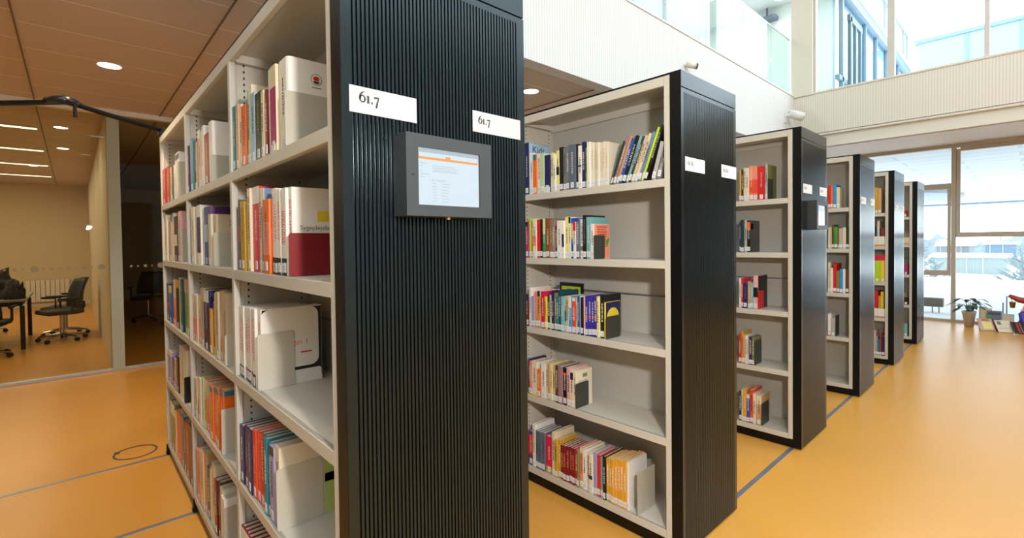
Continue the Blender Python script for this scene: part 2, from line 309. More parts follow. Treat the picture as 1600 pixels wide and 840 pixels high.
def struct(name, bm, m, smooth=False):
    o = obj(name, bm, m, smooth=smooth); o['kind'] = 'structure'; return o
def dup(root, loc, rotz=None):
    r = root.copy(); C.objects.link(r); r.location = loc
    if rotz is not None: r.rotation_euler = (0, 0, rotz)
    for ch in list(root.children):
        c = ch.copy(); C.objects.link(c); c.parent = r
        for g in ch.children:
            d = g.copy(); C.objects.link(d); d.parent = c
    return r
def text_mesh(name, body, size, m, parent, loc, rot, depth=0.0004):
    cu = bpy.data.curves.new(name, 'FONT'); cu.body = body; cu.size = size; cu.extrude = depth
    t = bpy.data.objects.new(name, cu); C.objects.link(t)
    dg = bpy.context.evaluated_depsgraph_get(); me = bpy.data.meshes.new_from_object(t.evaluated_get(dg))
    bpy.data.objects.remove(t); me.name = name; me.materials.clear(); me.materials.append(m)
    o = bpy.data.objects.new(name, me); C.objects.link(o); o.parent = parent; o.location = loc; o.rotation_euler = rot
    return o
# ---------------------------------------------------------------- setting
YF, YW, XG, XB, XR, YB, ZT = 9.36, 10.9, -6.35, -1.92, 7.0, -7.0, 7.5
struct('floor', box(bm_new(), -16.2, XR+0.3, YB, YW+0.15, -0.2, 0), M_floor)
struct('ceiling', box(bm_new(), -16.2, XB-0.02, YB, YW, 3.1, 3.25), M_ceil)
# dark channel joints between the rows of ceiling tiles
for k in range(-5, 10):
    y = -0.74+1.105*k
    struct('trim_%d' % (k+6), box(bm_new(), -16.0, XB-0.03, y-0.006, y+0.006, 3.092, 3.1005), mat('ceiling_channel', (0.22, 0.17, 0.12), 0.7))
struct('trim_20', box(bm_new(), XG-0.05, XG+0.07, YB, YW, 3.045, 3.1), M_wallw)
# balcony edge: parapet over the ceiling edge, drawn with a fine vertical perforation
def perforated(name, rgb, d):
    M = bpy.data.materials.new(name); M.use_nodes = True; nt = M.node_tree; b = nt.nodes['Principled BSDF']
    tc = nt.nodes.new('ShaderNodeTexCoord'); wv = nt.nodes.new('ShaderNodeTexWave'); wv.bands_direction = d; wv.inputs['Scale'].default_value = 9.0
    rp = nt.nodes.new('ShaderNodeValToRGB'); rp.color_ramp.elements[0].position = 0.15; rp.color_ramp.elements[0].color = (*[v*0.86 for v in rgb], 1)
    rp.color_ramp.elements[1].position = 0.6; rp.color_ramp.elements[1].color = (*rgb, 1)
    nt.links.new(tc.outputs['Object'], wv.inputs[0]); nt.links.new(wv.outputs[0], rp.inputs[0]); nt.links.new(rp.outputs[0], b.inputs['Base Color'])
    b.inputs['Roughness'].default_value = 0.7; return M
struct('wall_balcony', box(bm_new(), XB-0.15, XB, YB, YF, 3.08, 4.08), perforated('perforated_white', (0.78, 0.77, 0.755), 'Y'))
struct('trim_21', box(bm_new(), XB-0.16, XB+0.012, YB, YF, 4.08, 4.105, 0.004), M_wallw)
struct('floor_upper', box(bm_new(), XG, XB-0.15, YB, 12, 3.7, 3.9), M_wallw)
struct('wall_far_parapet', box(bm_new(), XB-0.15, XR, YF, YF+0.2, 3.36, 4.06), perforated('perforated_beige', (0.80, 0.74, 0.64), 'X'))
struct('trim_22', box(bm_new(), XB-0.15, XR, YF-0.012, YF+0.25, 4.06, 4.085, 0.004), M_beige)
struct('trim_23', box(bm_new(), XB-0.15, XR, YF-0.02, YF+0.2, 3.31, 3.345, 0.004), M_beige)
struct('wall_far_beam', box(bm_new(), XB-0.15, XR, YF+0.02, YW, 3.12, 3.31), mat('beige_beam', (0.74, 0.68, 0.58), 0.6))
struct('trim_24', box(bm_new(), XB-0.15, XR, YF-0.01, YF+0.03, 3.10, 3.13, 0.004), M_beige)
struct('trim_25', box(bm_new(), XB-0.15, XR, YF+0.03, YW, 3.09, 3.12), mat('pale_soffit', (0.66, 0.58, 0.50), 0.6))
struct('wall_column', box(bm_new(), -1.955, -1.615, YF-0.02, YF+0.3, 4.06, ZT), M_beige)
# outer walls
struct('wall_back', box(bm_new(), -16.2, XR, YB-0.2, YB, 0, ZT), M_beige)
struct('wall_left_upper', box(bm_new(), XG-0.2, XG, YB, 12, 3.25, ZT), M_wallw)
struct('wall_far_upper', box(bm_new(), XG, XB-0.03, 12, 12.2, 3.3, ZT), mat('pale_green_wall', (0.58, 0.68, 0.67), 0.6))
struct('ceiling_upper', box(bm_new(), XG, XB-0.05, YB, 12, 7.0, 7.15), mat('upper_ceiling', (0.62, 0.68, 0.69), 0.7))
bm = bm_new()
box(bm, XB-0.15, 1.1, YB, YF+0.2, ZT, ZT+0.15); box(bm, 4.4, XR, YB, YF+0.2, ZT, ZT+0.15); box(bm, 1.1, 4.4, YB, -4.6, ZT, ZT+0.15); box(bm, 1.1, 4.4, 7.6, YF+0.2, ZT, ZT+0.15)
for y in (-1.6, 1.4, 4.5): box(bm, 1.1, 4.4, y-0.1, y+0.1, ZT, ZT+0.15)
struct('ceiling_atrium', bm, M_wallw)
w = struct('window_1', box(bm_new(), 1.1, 4.4, -4.6, 7.6, ZT+0.16, ZT+0.17), M_glass)  # unseen skylight, added to let daylight into the atrium
# right-hand glazed wall
bm = bm_new()
for y in [-7+k*2.045 for k in range(9)]: box(bm, XR, XR+0.12, y-0.045, y+0.045, 5.75, ZT)
for z in (5.75, 7.3): box(bm, XR+0.01, XR+0.11, YB, YF+0.2, z, z+0.10)
struct('wall_right', box(bm_new(), XR+0.13, XR+0.3, YB, YW+0.2, 0, 5.75), mat('right_wall', (0.66, 0.66, 0.65), 0.7))
w = struct('window_2', bm, M_frame); g = obj('window_pane', box(bm_new(), XR+0.05, XR+0.06, YB, YF, 5.8, ZT), M_glass, w)
# far upper windows
bm = bm_new()
for a, b_ in ((-1.615, -1.575), (-0.555, -0.46), (0.575, 0.63), (1.68, 1.74), (2.8, 2.86), (3.9, 3.96), (5.0, 5.06), (6.1, 6.16), (6.9, 7.0)): box(bm, a, b_, YF+0.04, YF+0.14, 4.08, ZT)
box(bm, -1.615, XR, YF+0.04, YF+0.14, 7.2, ZT); box(bm, -1.615, XR, YF+0.05, YF+0.13, 4.08, 4.11)
w = struct('window_3', bm, mat('upper_frame', (0.62, 0.58, 0.54), 0.5)); obj('window_pane', box(bm_new(), -1.6, XR, YF+0.08, YF+0.09, 4.1, ZT), M_glass, w)
# far lower windows
bm = bm_new()
box(bm, XG, 2.33, YW-0.05, YW+0.06, 0, 0.035); box(bm, XG, 2.33, YW-0.06, YW+0.06, 3.03, 3.1)
for a in (-6.3, -4.2, -2.0, 0.09, 2.25): box(bm, a+0.01, a+0.07, YW-0.05, YW+0.06, 0.03, 3.03)
for a in (-4.12, -1.92, 2.33): pass
for a, b_ in ((0.165, 2.25),):
    box(bm, a, b_, YW-0.04, YW+0.05, 1.475, 1.56)
    box(bm, a, a+0.05, YW-0.035, YW+0.045, 1.56, 3.0); box(bm, b_-0.05, b_, YW-0.035, YW+0.045, 1.56, 3.0); box(bm, a+0.05, b_-0.05, YW-0.035, YW+0.045, 2.965, 3.03)
for a, b_ in ((-1.925, 0.09), (-4.125, -2.0), (-6.225, -4.2)):
    box(bm, a, b_, YW-0.04, YW+0.05, 0.80, 0.89); box(bm, a, b_, YW-0.04, YW+0.05, 2.36, 2.42)
    box(bm, b_-0.04, b_, YW-0.045, YW+0.05, 0.89, 2.36); box(bm, a, a+0.04, YW-0.045, YW+0.05, 0.89, 2.36); box(bm, a+0.04, b_-0.04, YW-0.045, YW+0.05, 2.32, 2.36)
w = struct('window_4', bm, M_frame); obj('window_pane', box(bm_new(), XG, 2.3, YW, YW+0.01, 0.02, 3.04), M_glass, w)
struct('wall_far_lower', box(bm_new(), 2.33, XR+0.3, YW-0.08, YW+0.15, 0, 3.12), mat('far_right_wall', (0.30, 0.31, 0.31), 0.7))
# glass balustrade on the balcony edge: one sheet per 1.21 m
w = struct('trim_26', box(bm_new(), XB-0.075, XB-0.06, YB, YF-0.02, 5.125, 5.15), mat('glass_edge', (0.45, 0.55, 0.55), 0.3))
y = YF-0.93
ys = [YF-0.02, y]
while y > YB+1.3: y -= 1.21; ys.append(y)
for a, b_ in zip(ys, ys[1:]):
    struct('window_%d' % (5+ys.index(a)), box(bm_new(), XB-0.074, XB-0.062, b_+0.004, a-0.004, 4.09, 5.128), M_gbal)
# left glass partition with the rooms behind
bm = bm_new(); box(bm, XG-0.005, XG+0.005, YB, -0.145, 0.03, 3.05); box(bm, XG-0.005, XG+0.005, -0.03, YW, 0.03, 3.05)
g = struct('window_30', bm, M_gpart)
bm = bm_new()
yy = -2.9
for k in range(60):
    r = [0.010, 0.014, 0.010, 0.018, 0.010, 0.034, 0.012, 0.016][k % 8]
    yy += 0.055 + r
    if yy > 2.5 or -0.17 < yy < 0.0: continue
    lathe_pts = [(yy+r*math.cos(t), 1.245+r*math.sin(t)) for t in [2*PI*i/14 for i in range(14)]]
    prism(bm, lathe_pts, XG+0.0055, XG+0.0065, 'x')
d = obj('privacy_dots', bm, mat('frosted_dots', (0.34, 0.31, 0.22), 0.8), g)
struct('trim_27', box(bm_new(), XG-0.04, XG+0.04, YB, YW, 0, 0.035, 0.004), mat('sill_aluminium', (0.50, 0.50, 0.48), 0.4, 0.5))
struct('wall_partition_end', box(bm_new(), XG-0.06, XG+0.05, -0.145, -0.03, 0.0, 3.08, 0.004), mat('grey_green_post', (0.42, 0.46, 0.37), 0.5))
struct('wall_partition', box(bm_new(), -16, XG-0.08, -0.15, -0.05, 0, 3.1), mat('warm_partition', (0.66, 0.58, 0.42), 0.7))
struct('wall_left', box(bm_new(), -16.2, -16.0, YB, YW, 0, 3.1), mat('warm_wall', (0.70, 0.62, 0.45), 0.7))
struct('wall_dark_room', box(bm_new(), -16.0, XG-0.1, 5.0, 5.2, 0, 3.1), mat('unlit_wall_shade', (0.10, 0.085, 0.06), 0.7))  # darkness of the unlit room is put into this wall's colour
struct('baseboard_left', box(bm_new(), -16.0, -15.98, YB, -0.15, 0, 0.08), M_wallw)
# floor rails and floor box ring
for k, x in enumerate((-0.062, -1.05, -2.05, -3.055)):
    struct('trim_%d' % (30+k), box(bm_new(), x-0.014, x+0.014, -3.0, 9.2, 0.0, 0.0025), M_alu)
bm = bm_new()
n = 40
vi = [[bm.verts.new((r*math.cos(2*PI*k/n), r*math.sin(2*PI*k/n), z)) for k in range(n)] for r, z in ((0.128, 0.0005), (0.128, 0.003), (0.116, 0.003), (0.116, 0.0005))]
for a in range(3):
    for k in range(n): bm.faces.new((vi[a][k], vi[a][(k+1) % n], vi[a+1][(k+1) % n], vi[a+1][k]))
box(bm, -0.09, -0.05, -0.115, -0.085, 0.0005, 0.0032)
t = obj('floor_socket_ring', bm, mat('dark_ring', (0.06, 0.06, 0.06), 0.5), loc=(-3.275, -0.165, 0))
tag(t, 'dark round socket-lid ring set into the orange floor left of the nearest bookcase', 'floor socket')
# ---------------------------------------------------------------- bookcases
YS = [0, 1.5807, 3.2428, 4.8830, 6.4861, 8.0848]; D = 0.5902; H = 2.25; ZL = [0.10, 0.54, 0.96, 1.38, 1.765]
POST = [(-0.085, -0.055), (-1.082, -1.052), (-2.082, -2.052), (-3.082, -3.052)]
def panel_bm():
    """ribbed end face: vertical ribs, plain margins"""
    bm = bm_new(); xb, xf, xg = -0.055, 0.0, -0.006
    pts = [(xb, 0.0), (xf, 0.0)]; p = 0.011; y = 0.026
    while y < D-0.03:
        pts += [(xf, y), (xg, y+0.0010), (xg, y+0.0040), (xf, y+0.0050)]; y += p
    pts += [(xf, D), (xb, D)]
    prism(bm, pts[::-1], 0.012, 2.152, 'z')
    box(bm, xb, xf, 0, D, 2.152, 2.1705)
    return bm
def make_bookcase():
    t = bpy.data.objects.new('bookcase', None); C.objects.link(t)
    e = obj('end_panel', panel_bm(), M_panel, t)
    obj('side_shade_plate', box(bm_new(), -0.0552, -0.0006, -0.0012, 0.0, 0.012, H-0.001), M_black, t)  # matte black plate added so the side facing the dark room stays dark
    obj('panel_cap', box(bm_new(), -0.055, 0.0, 0, D, 2.1745, H, 0.0015), M_panel, t)
    for i, (a, b_) in enumerate(POST):
        bm = bm_new(); bv = 0.001
        # front and back flanges with a thin web between
        box(bm, a, b_, 0.0, 0.022, 0.065, 2.24, bv); box(bm, a, b_, D-0.022, D, 0.065, 2.24, bv)
        box(bm, (a+b_)/2-0.004, (a+b_)/2+0.004, 0.02, D-0.02, 0.065, 2.235)
        box(bm, a+0.002, b_-0.002, D/2-0.012, D/2+0.012, 0.065, 2.235)
        u = obj('upright', bm, M_shelf, t)
        cx = (a+b_)/2
        for y in (0.055, 0.262, 0.328, 0.535):
            bm = bm_new(); z = 0.14
            while z < 2.2:
                box(bm, cx-0.0046, cx+0.0046, y-0.003, y+0.003, z, z+0.009); z += 0.025
            obj('slot_row', bm, M_slot, u)
    for i in range(3):
        a, b_ = POST[i+1][1], POST[i][0]
        obj('back_panel', box(bm_new(), a, b_, D/2-0.002, D/2+0.002, 0.065, 2.235), M_shelfin, t)
        bm = bm_new(); tube(bm, [(a, D/2-0.012, 1.175), (b_, D/2-0.012, 1.175)], 0.0045, 8)
        obj('brace_rod', bm, mat('brace_steel', (0.30, 0.28, 0.33), 0.35, 0.6), t)
        for side in (0, 1):
            y0, y1 = (0.0, D/2-0.003) if side == 0 else (D/2+0.003, D)
            fy = (0.0, 0.018) if side == 0 else (D-0.018, D)
            by = (D/2-0.02, D/2-0.003) if side == 0 else (D/2+0.003, D/2+0.02)
            for z in ZL:
                bm = bm_new(); box(bm, a+0.001, b_-0.001, y0+0.001, y1, z-0.006, z)
                box(bm, a+0.001, b_-0.001, fy[0], fy[1], z-0.038, z, 0.002)
                obj('shelf', bm, M_shelf, t)
            bm = bm_new(); box(bm, a+0.001, b_-0.001, y0+0.001, y1, 2.225, 2.24)
            box(bm, a+0.001, b_-0.001, fy[0], fy[1], 2.196, 2.24, 0.002); box(bm, a+0.001, b_-0.001, by[0], by[1], 2.185, 2.225)
            for x in (a+0.001, b_-0.021): box(bm, x, x+0.02, y0+0.02, y1-0.02, 2.195, 2.225)
            obj('top_shelf', bm, M_shelf, t)
    obj('top_cover', box(bm_new(), -3.085, -0.055, 0.002, D-0.002, 2.2405, 2.25), M_black, t)
    obj('plinth', box(bm_new(), -3.07, -0.055, 0.008, D-0.008, 0.004, 0.064), M_black, t)
    for x in (-2.05, -3.055):
        for yw in (-0.012, D-0.016):
            bm = bm_new(); tube(bm, [(x-0.010, yw+0.018, 0.020), (x+0.010, yw+0.018, 0.020)], 0.018, 16)
            w_ = obj('wheel', bm, M_black, t)
            obj('wheel_fork', box(bm_new(), x-0.016, x+0.016, yw+0.004, yw+0.024, 0.02, 0.075, 0.003), M_black, w_)
    return t
BC = ['nearest large bookcase with the ribbed end panel, tablet and large 61.7 signs',
      'second bookcase from the front, its books fully lit beside the near ribbed panel',
      'third bookcase from the front with a small tablet on its end panel',
      'fourth bookcase from the front, between the small-tablet bookcase and the fifth',
      'fifth bookcase from the front, with the pink and yellow box files',
      'farthest bookcase in the row, nearest the tall window']
b0 = make_bookcase(); cases = []
for i, y in enumerate(YS):
    t = b0 if i == 0 else dup(b0, (0, y, 0))
    tag(t, BC[i], 'bookcase', 'mobile bookcases in the row'); cases.append(t)
t = dup(b0, (0, -0.975-D, 0)); tag(t, 'empty bookcase beside the camera, joined to the nearest bookcase by the folding arm', 'bookcase', 'mobile bookcases in the row')
# folding arm between the bookcases, above the shelves
bm = bm_new()
tube(bm, [(-3.04, 0.02, 2.285), (-2.80, -0.27, 2.292), (-2.62, -0.47, 2.30)], 0.015, 12)
t = obj('folding_arm', bm, M_black); tag(t, 'black folding arm reaching from the top left corner of the nearest bookcase', 'arm')
bm = bm_new(); tube(bm, [(-2.62, -0.47, 2.30), (-2.80, -0.70, 2.292), (-3.04, -0.96, 2.285)], 0.015, 12); obj('outer_arm', bm, M_black, t)
bm = bm_new(); tube(bm, [(-2.665, -0.42, 2.30), (-2.62, -0.445, 2.302), (-2.585, -0.485, 2.302), (-2.62, -0.525, 2.302), (-2.66, -0.56, 2.30)], [0.018, 0.024, 0.026, 0.024, 0.018], 12); obj('elbow_joint', bm, mat('gloss_black', (0.01, 0.01, 0.01), 0.15), t, smooth=True)
bm = bm_new(); tube(bm, [(-2.60, -0.44, 2.29), (-2.60, -0.44, 2.215)], 0.009, 10); obj('hinge_pin', bm, M_black, t)
bm = bm_new()
for yy in (0.02, -0.985): box(bm, -3.07, -3.01, yy-0.03, yy+0.03, 2.25, 2.30, 0.004)
obj('mounting_bracket', bm, M_black, t)
# ---------------------------------------------------------------- signs on the end panels
def ribbon(bm, pts, closed=False, ox=0.0, oz=0.0, k=1.0):
    """pts: (u, v, halfwidth) flat ribbon in the sign plane; u runs along +Y"""
    P = [(Vector((p[0], p[1])), p[2]) for p in pts]; n = len(P); L = []
    for i in range(n):
        a = P[(i-1) % n][0] if closed or i > 0 else P[i][0]; b = P[(i+1) % n][0] if closed or i < n-1 else P[i][0]
        d = (b-a).normalized(); nrm = Vector((-d.y, d.x)); w_ = P[i][1]*1.6
        L.append((P[i][0]+nrm*w_, P[i][0]-nrm*w_))
    V = [(bm.verts.new((0, ox+a.x*k, oz+a.y*k)), bm.verts.new((0, ox+b.x*k, oz+b.y*k))) for a, b in L]
    for i in range(n if closed else n-1):
        j = (i+1) % n; bm.faces.new((V[i][0], V[i][1], V[j][1], V[j][0]))
def glyph(bm, ch, ox, oz, k):
    if ch == '6':
        ribbon(bm, [(0.30+0.22*math.cos(t), 0.30+0.27*math.sin(t), 0.055-0.022*abs(math.sin(t))) for t in [2*PI*i/20 for i in range(20)]], True, ox, oz, k)
        ribbon(bm, [(0.09, 0.28, 0.05), (0.10, 0.50, 0.055), (0.20, 0.72, 0.045), (0.36, 0.86, 0.03), (0.48, 0.92, 0.012)], False, ox, oz, k); return 0.60
    if ch == '1':
        ribbon(bm, [(0.20, 0.02, 0.06), (0.20, 0.60, 0.06)], False, ox, oz, k); ribbon(bm, [(0.06, 0.02, 0.018), (0.34, 0.02, 0.018)], False, ox, oz, k); ribbon(bm, [(0.07, 0.54, 0.015), (0.20, 0.60, 0.02)], False, ox, oz, k); return 0.42
    if ch == '.':
        ribbon(bm, [(0.06, 0.06, 0.06), (0.18, 0.06, 0.06)], False, ox, oz, k); return 0.28
    if ch == '7':
        ribbon(bm, [(0.04, 0.46, 0.02), (0.07, 0.56, 0.05), (0.48, 0.56, 0.045)], False, ox, oz, k); ribbon(bm, [(0.47, 0.58, 0.02), (0.34, 0.25, 0.045), (0.22, -0.28, 0.055)], False, ox, oz, k); return 0.56
    return 0.4
def sign(case_i, y0, y1, z0, z1, label, big, body):
    Y0 = YS[case_i]
    s = obj('number_sign', box(bm_new(), 0.0006, 0.0016, 0, y1-y0, 0, z1-z0), M_signp if case_i == 0 else M_paper, loc=(0, Y0+y0, z0)); tag(s, label, 'sign', 'number signs on the end panels')
    hgt = z1-z0
    bm = bm_new(); x = 0.024 if big == 1 else 0.020; k = 0.029 if big == 1 else 0.025
    for ch in body: x += glyph(bm, ch, x, hgt*0.42, k)*k
    for v in bm.verts: v.co.x = 0.0019
    obj('numerals', bm, M_ink if case_i == 0 else mat('faint_ink', (0.06, 0.06, 0.07), 0.6), s)
    return s
sign(0, 0.018, 0.199, 1.786, 1.849, 'larger white 61.7 sign on the nearest ribbed panel, above left of the tablet', 1, '61.7')
sign(0, 0.383, 0.570, 1.793, 1.853, 'smaller white 61.7 sign on the nearest ribbed panel, above right of the tablet', 2, '61.7')
nm = ['', 'second', 'third', 'fourth', 'fifth', 'farthest']
for i in range(1, 5):
    sign(i, 0.035, 0.228, 1.796, 1.860, 'left one of the two blurred number signs on the %s bookcase end panel' % nm[i], 2, '61.61')
    sign(i, 0.412, 0.590, 1.797, 1.862, 'right one of the two blurred number signs on the %s bookcase end panel' % nm[i], 2, '61.61')
# tablets
def tablet(y, screen_on, label):
    t = thing('wall_tablet', label, 'tablet', (0, y, 1.5425))
    w_, h_ = 0.268, 0.203
    bm = bm_new(); a, b_, c, d_ = 0.034, 0.228, 0.028, 0.171     # screen opening
    box(bm, 0.001, 0.052, 0, w_, 0, h_, 0.0)
    for q in ((0, a, 0, h_), (b_, w_, 0, h_), (a, b_, 0, c), (a, b_, d_, h_)): box(bm, 0.052, 0.060, q[0], q[1], q[2], q[3])
    obj('housing', bm, mat('dark_grey_housing', (0.034, 0.040, 0.044), 0.42), t)
    box_ = box(bm_new(), 0.0521, 0.0535, a, b_, c, d_)
    if screen_on:
        s = obj('screen', box_, mat('screen_page', (0.05, 0.05, 0.05), 0.2, emit=(0.56, 0.68, 0.76), estr=0.95), t)
        orange = mat('screen_orange', (0.05, 0.03, 0.02), 0.3, emit=(0.78, 0.33, 0.06), estr=0.9)
        bm = bm_new(); box(bm, 0.0536, 0.0540, a+0.004, b_-0.004, d_-0.028, d_-0.022); box(bm, 0.0536, 0.0540, a+0.085, a+0.100, d_-0.022, d_-0.016)
        for yy in (a+0.004, b_-0.0055): box(bm, 0.0536, 0.0540, yy, yy+0.0015, d_-0.022, d_-0.012)
        obj('page_banner', bm, orange, s)
        bm = bm_new(); box(bm, 0.0536, 0.0539, a, b_, d_-0.011, d_)
        obj('toolbar', bm, mat('screen_bar', (0.05, 0.05, 0.05), 0.3, emit=(0.36, 0.45, 0.52), estr=0.9), s)
        bm = bm_new(); rnd = random.Random(3)
        for z in (0.100, 0.095, 0.090, 0.086): box(bm, 0.0536, 0.0539, a+0.045, a+0.045+rnd.uniform(0.06, 0.10), c+z, c+z+0.0012)
        for z in (0.104, 0.097, 0.084, 0.077, 0.070): box(bm, 0.0536, 0.0539, a+0.008, a+0.008+rnd.uniform(0.008, 0.03), c+z, c+z+0.0012)
        for k in range(7):
            z = 0.055-k*0.0075
            box(bm, 0.0536, 0.0539, a+0.045, a+0.045+rnd.uniform(0.008, 0.014), c+z, c+z+0.0013); box(bm, 0.0536, 0.0539, a+0.072, a+0.072+rnd.uniform(0.005, 0.03), c+z, c+z+0.0013)
        box(bm, 0.0536, 0.0539, a+0.044, a+0.048, c+0.062, c+0.066); box(bm, 0.0536, 0.0539, a+0.053, a+0.085, c+0.063, c+0.0645)
        obj('page_text', bm, mat('screen_text', (0.05, 0.05, 0.05), 0.3, emit=(0.33, 0.38, 0.42), estr=1.0), s)
    else:
        s = obj('screen', box_, mat('screen_dark', (0.30, 0.30, 0.32), 0.08, spec=1.0), t)
    bm = bm_new(); tube(bm, [(0.0585, 0.019, h_*0.5), (0.0612, 0.019, h_*0.5)], 0.0035, 12); obj('lens', bm, M_slot, t)
    bm = bm_new(); tube(bm, [(0.04, 0.135, -0.006), (0.04, 0.135, 0.001)], 0.006, 12); obj('lock_knob', bm, mat('orange_lit_knob', (0.8, 0.5, 0.25), 0.3, 0.8), t)  # orange light on the knob is put into its colour
    return t
tablet(0.132, True, 'large lit tablet in a dark frame on the nearest ribbed end panel')
tablet(YS[2]+0.125, False, 'small distant tablet in a dark frame on the third bookcase end panel')
# ---------------------------------------------------------------- books
PAL = dict(white=(232,226,216), ivory=(226,214,190), cream=(222,204,172), beige=(200,180,150), tan=(196,156,112), grey=(118,118,120), lightgrey=(176,174,172),
 slate=(92,104,122), darkgrey=(62,62,64), black=(28,28,30), navy=(34,38,88), blue=(40,84,165), greyblue=(110,130,160), lightblue=(160,190,215), skyblue=(50,145,205),
 teal=(34,120,138), darkteal=(18,66,80), seafoam=(122,175,176), green=(60,150,45), lime=(182,212,45), palelime=(176,200,110), mauvepink=(205,165,155), darkgreen=(28,62,44), palegreen=(186,205,168), olive=(128,128,70),
 yellow=(238,205,60), paleyellow=(234,220,140), mustard=(200,155,45), ochre=(224,160,50), gold=(170,140,60), orange=(238,110,40), orangered=(225,75,45), salmon=(236,140,112),
 red=(205,38,40), rust=(160,58,38), darkred=(125,24,28), maroon=(105,20,24), crimson=(214,28,72), magenta=(165,50,105), mauve=(160,118,120), purple=(92,48,112),
 violet=(58,52,150), brown=(98,68,48), darkbrown=(52,34,30), pink=(226,170,170), lavender=(160,152,190))
NICE = dict(greyblue='grey-blue', lightgrey='light-grey', darkgrey='dark-grey', lightblue='light-blue', skyblue='sky-blue', darkteal='dark-teal', darkgreen='dark-green',
 palegreen='pale-green', paleyellow='pale-yellow', orangered='orange-red', darkred='dark-red', darkbrown='dark-brown')
def cname(c): return NICE.get(c, c)
def bmat(c): return mat('cover_'+c, tuple(min(0.85, v*1.05) for v in lin(PAL[c])), 0.38)
SHELF = ['bottom shelf', 'fourth shelf down', 'middle shelf', 'second shelf', 'top shelf']
BAY = ['right bay', 'middle bay', 'left bay']
CASE = ['nearest bookcase', 'second bookcase', 'third bookcase', 'fourth bookcase', 'fifth bookcase', 'farthest bookcase']
used = {}
ORD = ['first','second','third','fourth','fifth','sixth','seventh','eighth','ninth','tenth','eleventh','twelfth']+['%dth' % k for k in range(13, 60)]
def book(x0, x1, y, z, h, depth, color, opt, detail=True, lean=0.0):
    w_ = max(0.006, x1-x0-0.0008); rnd = random.Random(int((x0*1000+z*77+y*13)*10)); t_ = min(0.0028, w_*0.18); d_ = depth
    r = min(0.0022, w_*0.3)
    opts = {o[0]: o[2:] for o in opt.split() if o[0] != 'B'}; bands = [o[2:].split(':') for o in opt.split() if o[0] == 'B']
    if opts.get('D') == 'binder': r = min(0.012, w_*0.35)
    bm = bm_new()
    out = [(0, d_), (0, r), (r*0.3, r*0.3), (r, 0), (w_-r, 0), (w_-r*0.3, r*0.3), (w_, r), (w_, d_), (w_-t_, d_), (w_-t_, t_+0.003), (t_, t_+0.003), (t_, d_)]
    prism(bm, out, 0, h, 'z')
    b = obj('book', bm, bmat(color), loc=(x0, y, z))
    if lean: b.rotation_euler = (0, lean, 0)
    obj('pages', box(bm_new(), t_+0.0001, w_-t_-0.0001, t_+0.0032, d_-0.003, 0.0025, h-0.003), M_pages, b)
    for bc, lo, hi in bands:
        lo, hi = float(lo)*h, float(hi)*h
        obj('spine_band', box(bm_new(), r*0.5, w_-r*0.5, -0.0004, 0.002, lo+0.0003, hi-0.0003), bmat(bc), b)
    tc = opts.get('T')
    lum = sum(PAL[color])/3
    if detail and w_ > 0.011:
        c = tc or ('black' if lum > 165 else ('ivory' if lum < 110 else rnd.choice(['ivory', 'darkbrown'])))
        bm = bm_new(); zz = h*rnd.uniform(0.34, 0.42); top = h*rnd.uniform(0.72, 0.9); tw = min(0.0045, w_*0.22)
        if tc or rnd.random() < 0.8:
            while zz < top:
                L = rnd.uniform(0.002, 0.0065); j = rnd.uniform(-0.2, 0.2)*tw
                box(bm, w_/2-tw+j, w_/2+tw+j, -0.0008, 0.001, zz, zz+L*0.6); zz += L+rnd.choice([0.0008, 0.001, 0.004])
            obj('spine_lettering', bm, bmat(c), b)
        else: bm.free()
    if w_ > 0.009:
        sw = min(w_-0.002, 0.022); lo = rnd.uniform(0.006, 0.012)
        obj('call_sticker', box(bm_new(), (w_-sw)/2, (w_+sw)/2, -0.0011, 0.001, lo, lo+0.03), M_paper, b)
        bm = bm_new()
        for q in range(2): box(bm, (w_-sw)/2+sw*0.2, (w_+sw)/2-sw*0.2, -0.0015, 0.0, lo+0.009+q*0.008, lo+0.012+q*0.008)
        if detail: obj('sticker_print', bm, bmat('lightgrey'), b)
        else: bm.free()
    return b
def sizeword(w_, h):
    a = 'thin' if w_ < 0.02 else ('thick' if w_ > 0.042 else '')
    b = 'tall' if h > 0.27 else ('short' if h < 0.205 else '')
    return (b+' '+a).strip()
lastbook = {}
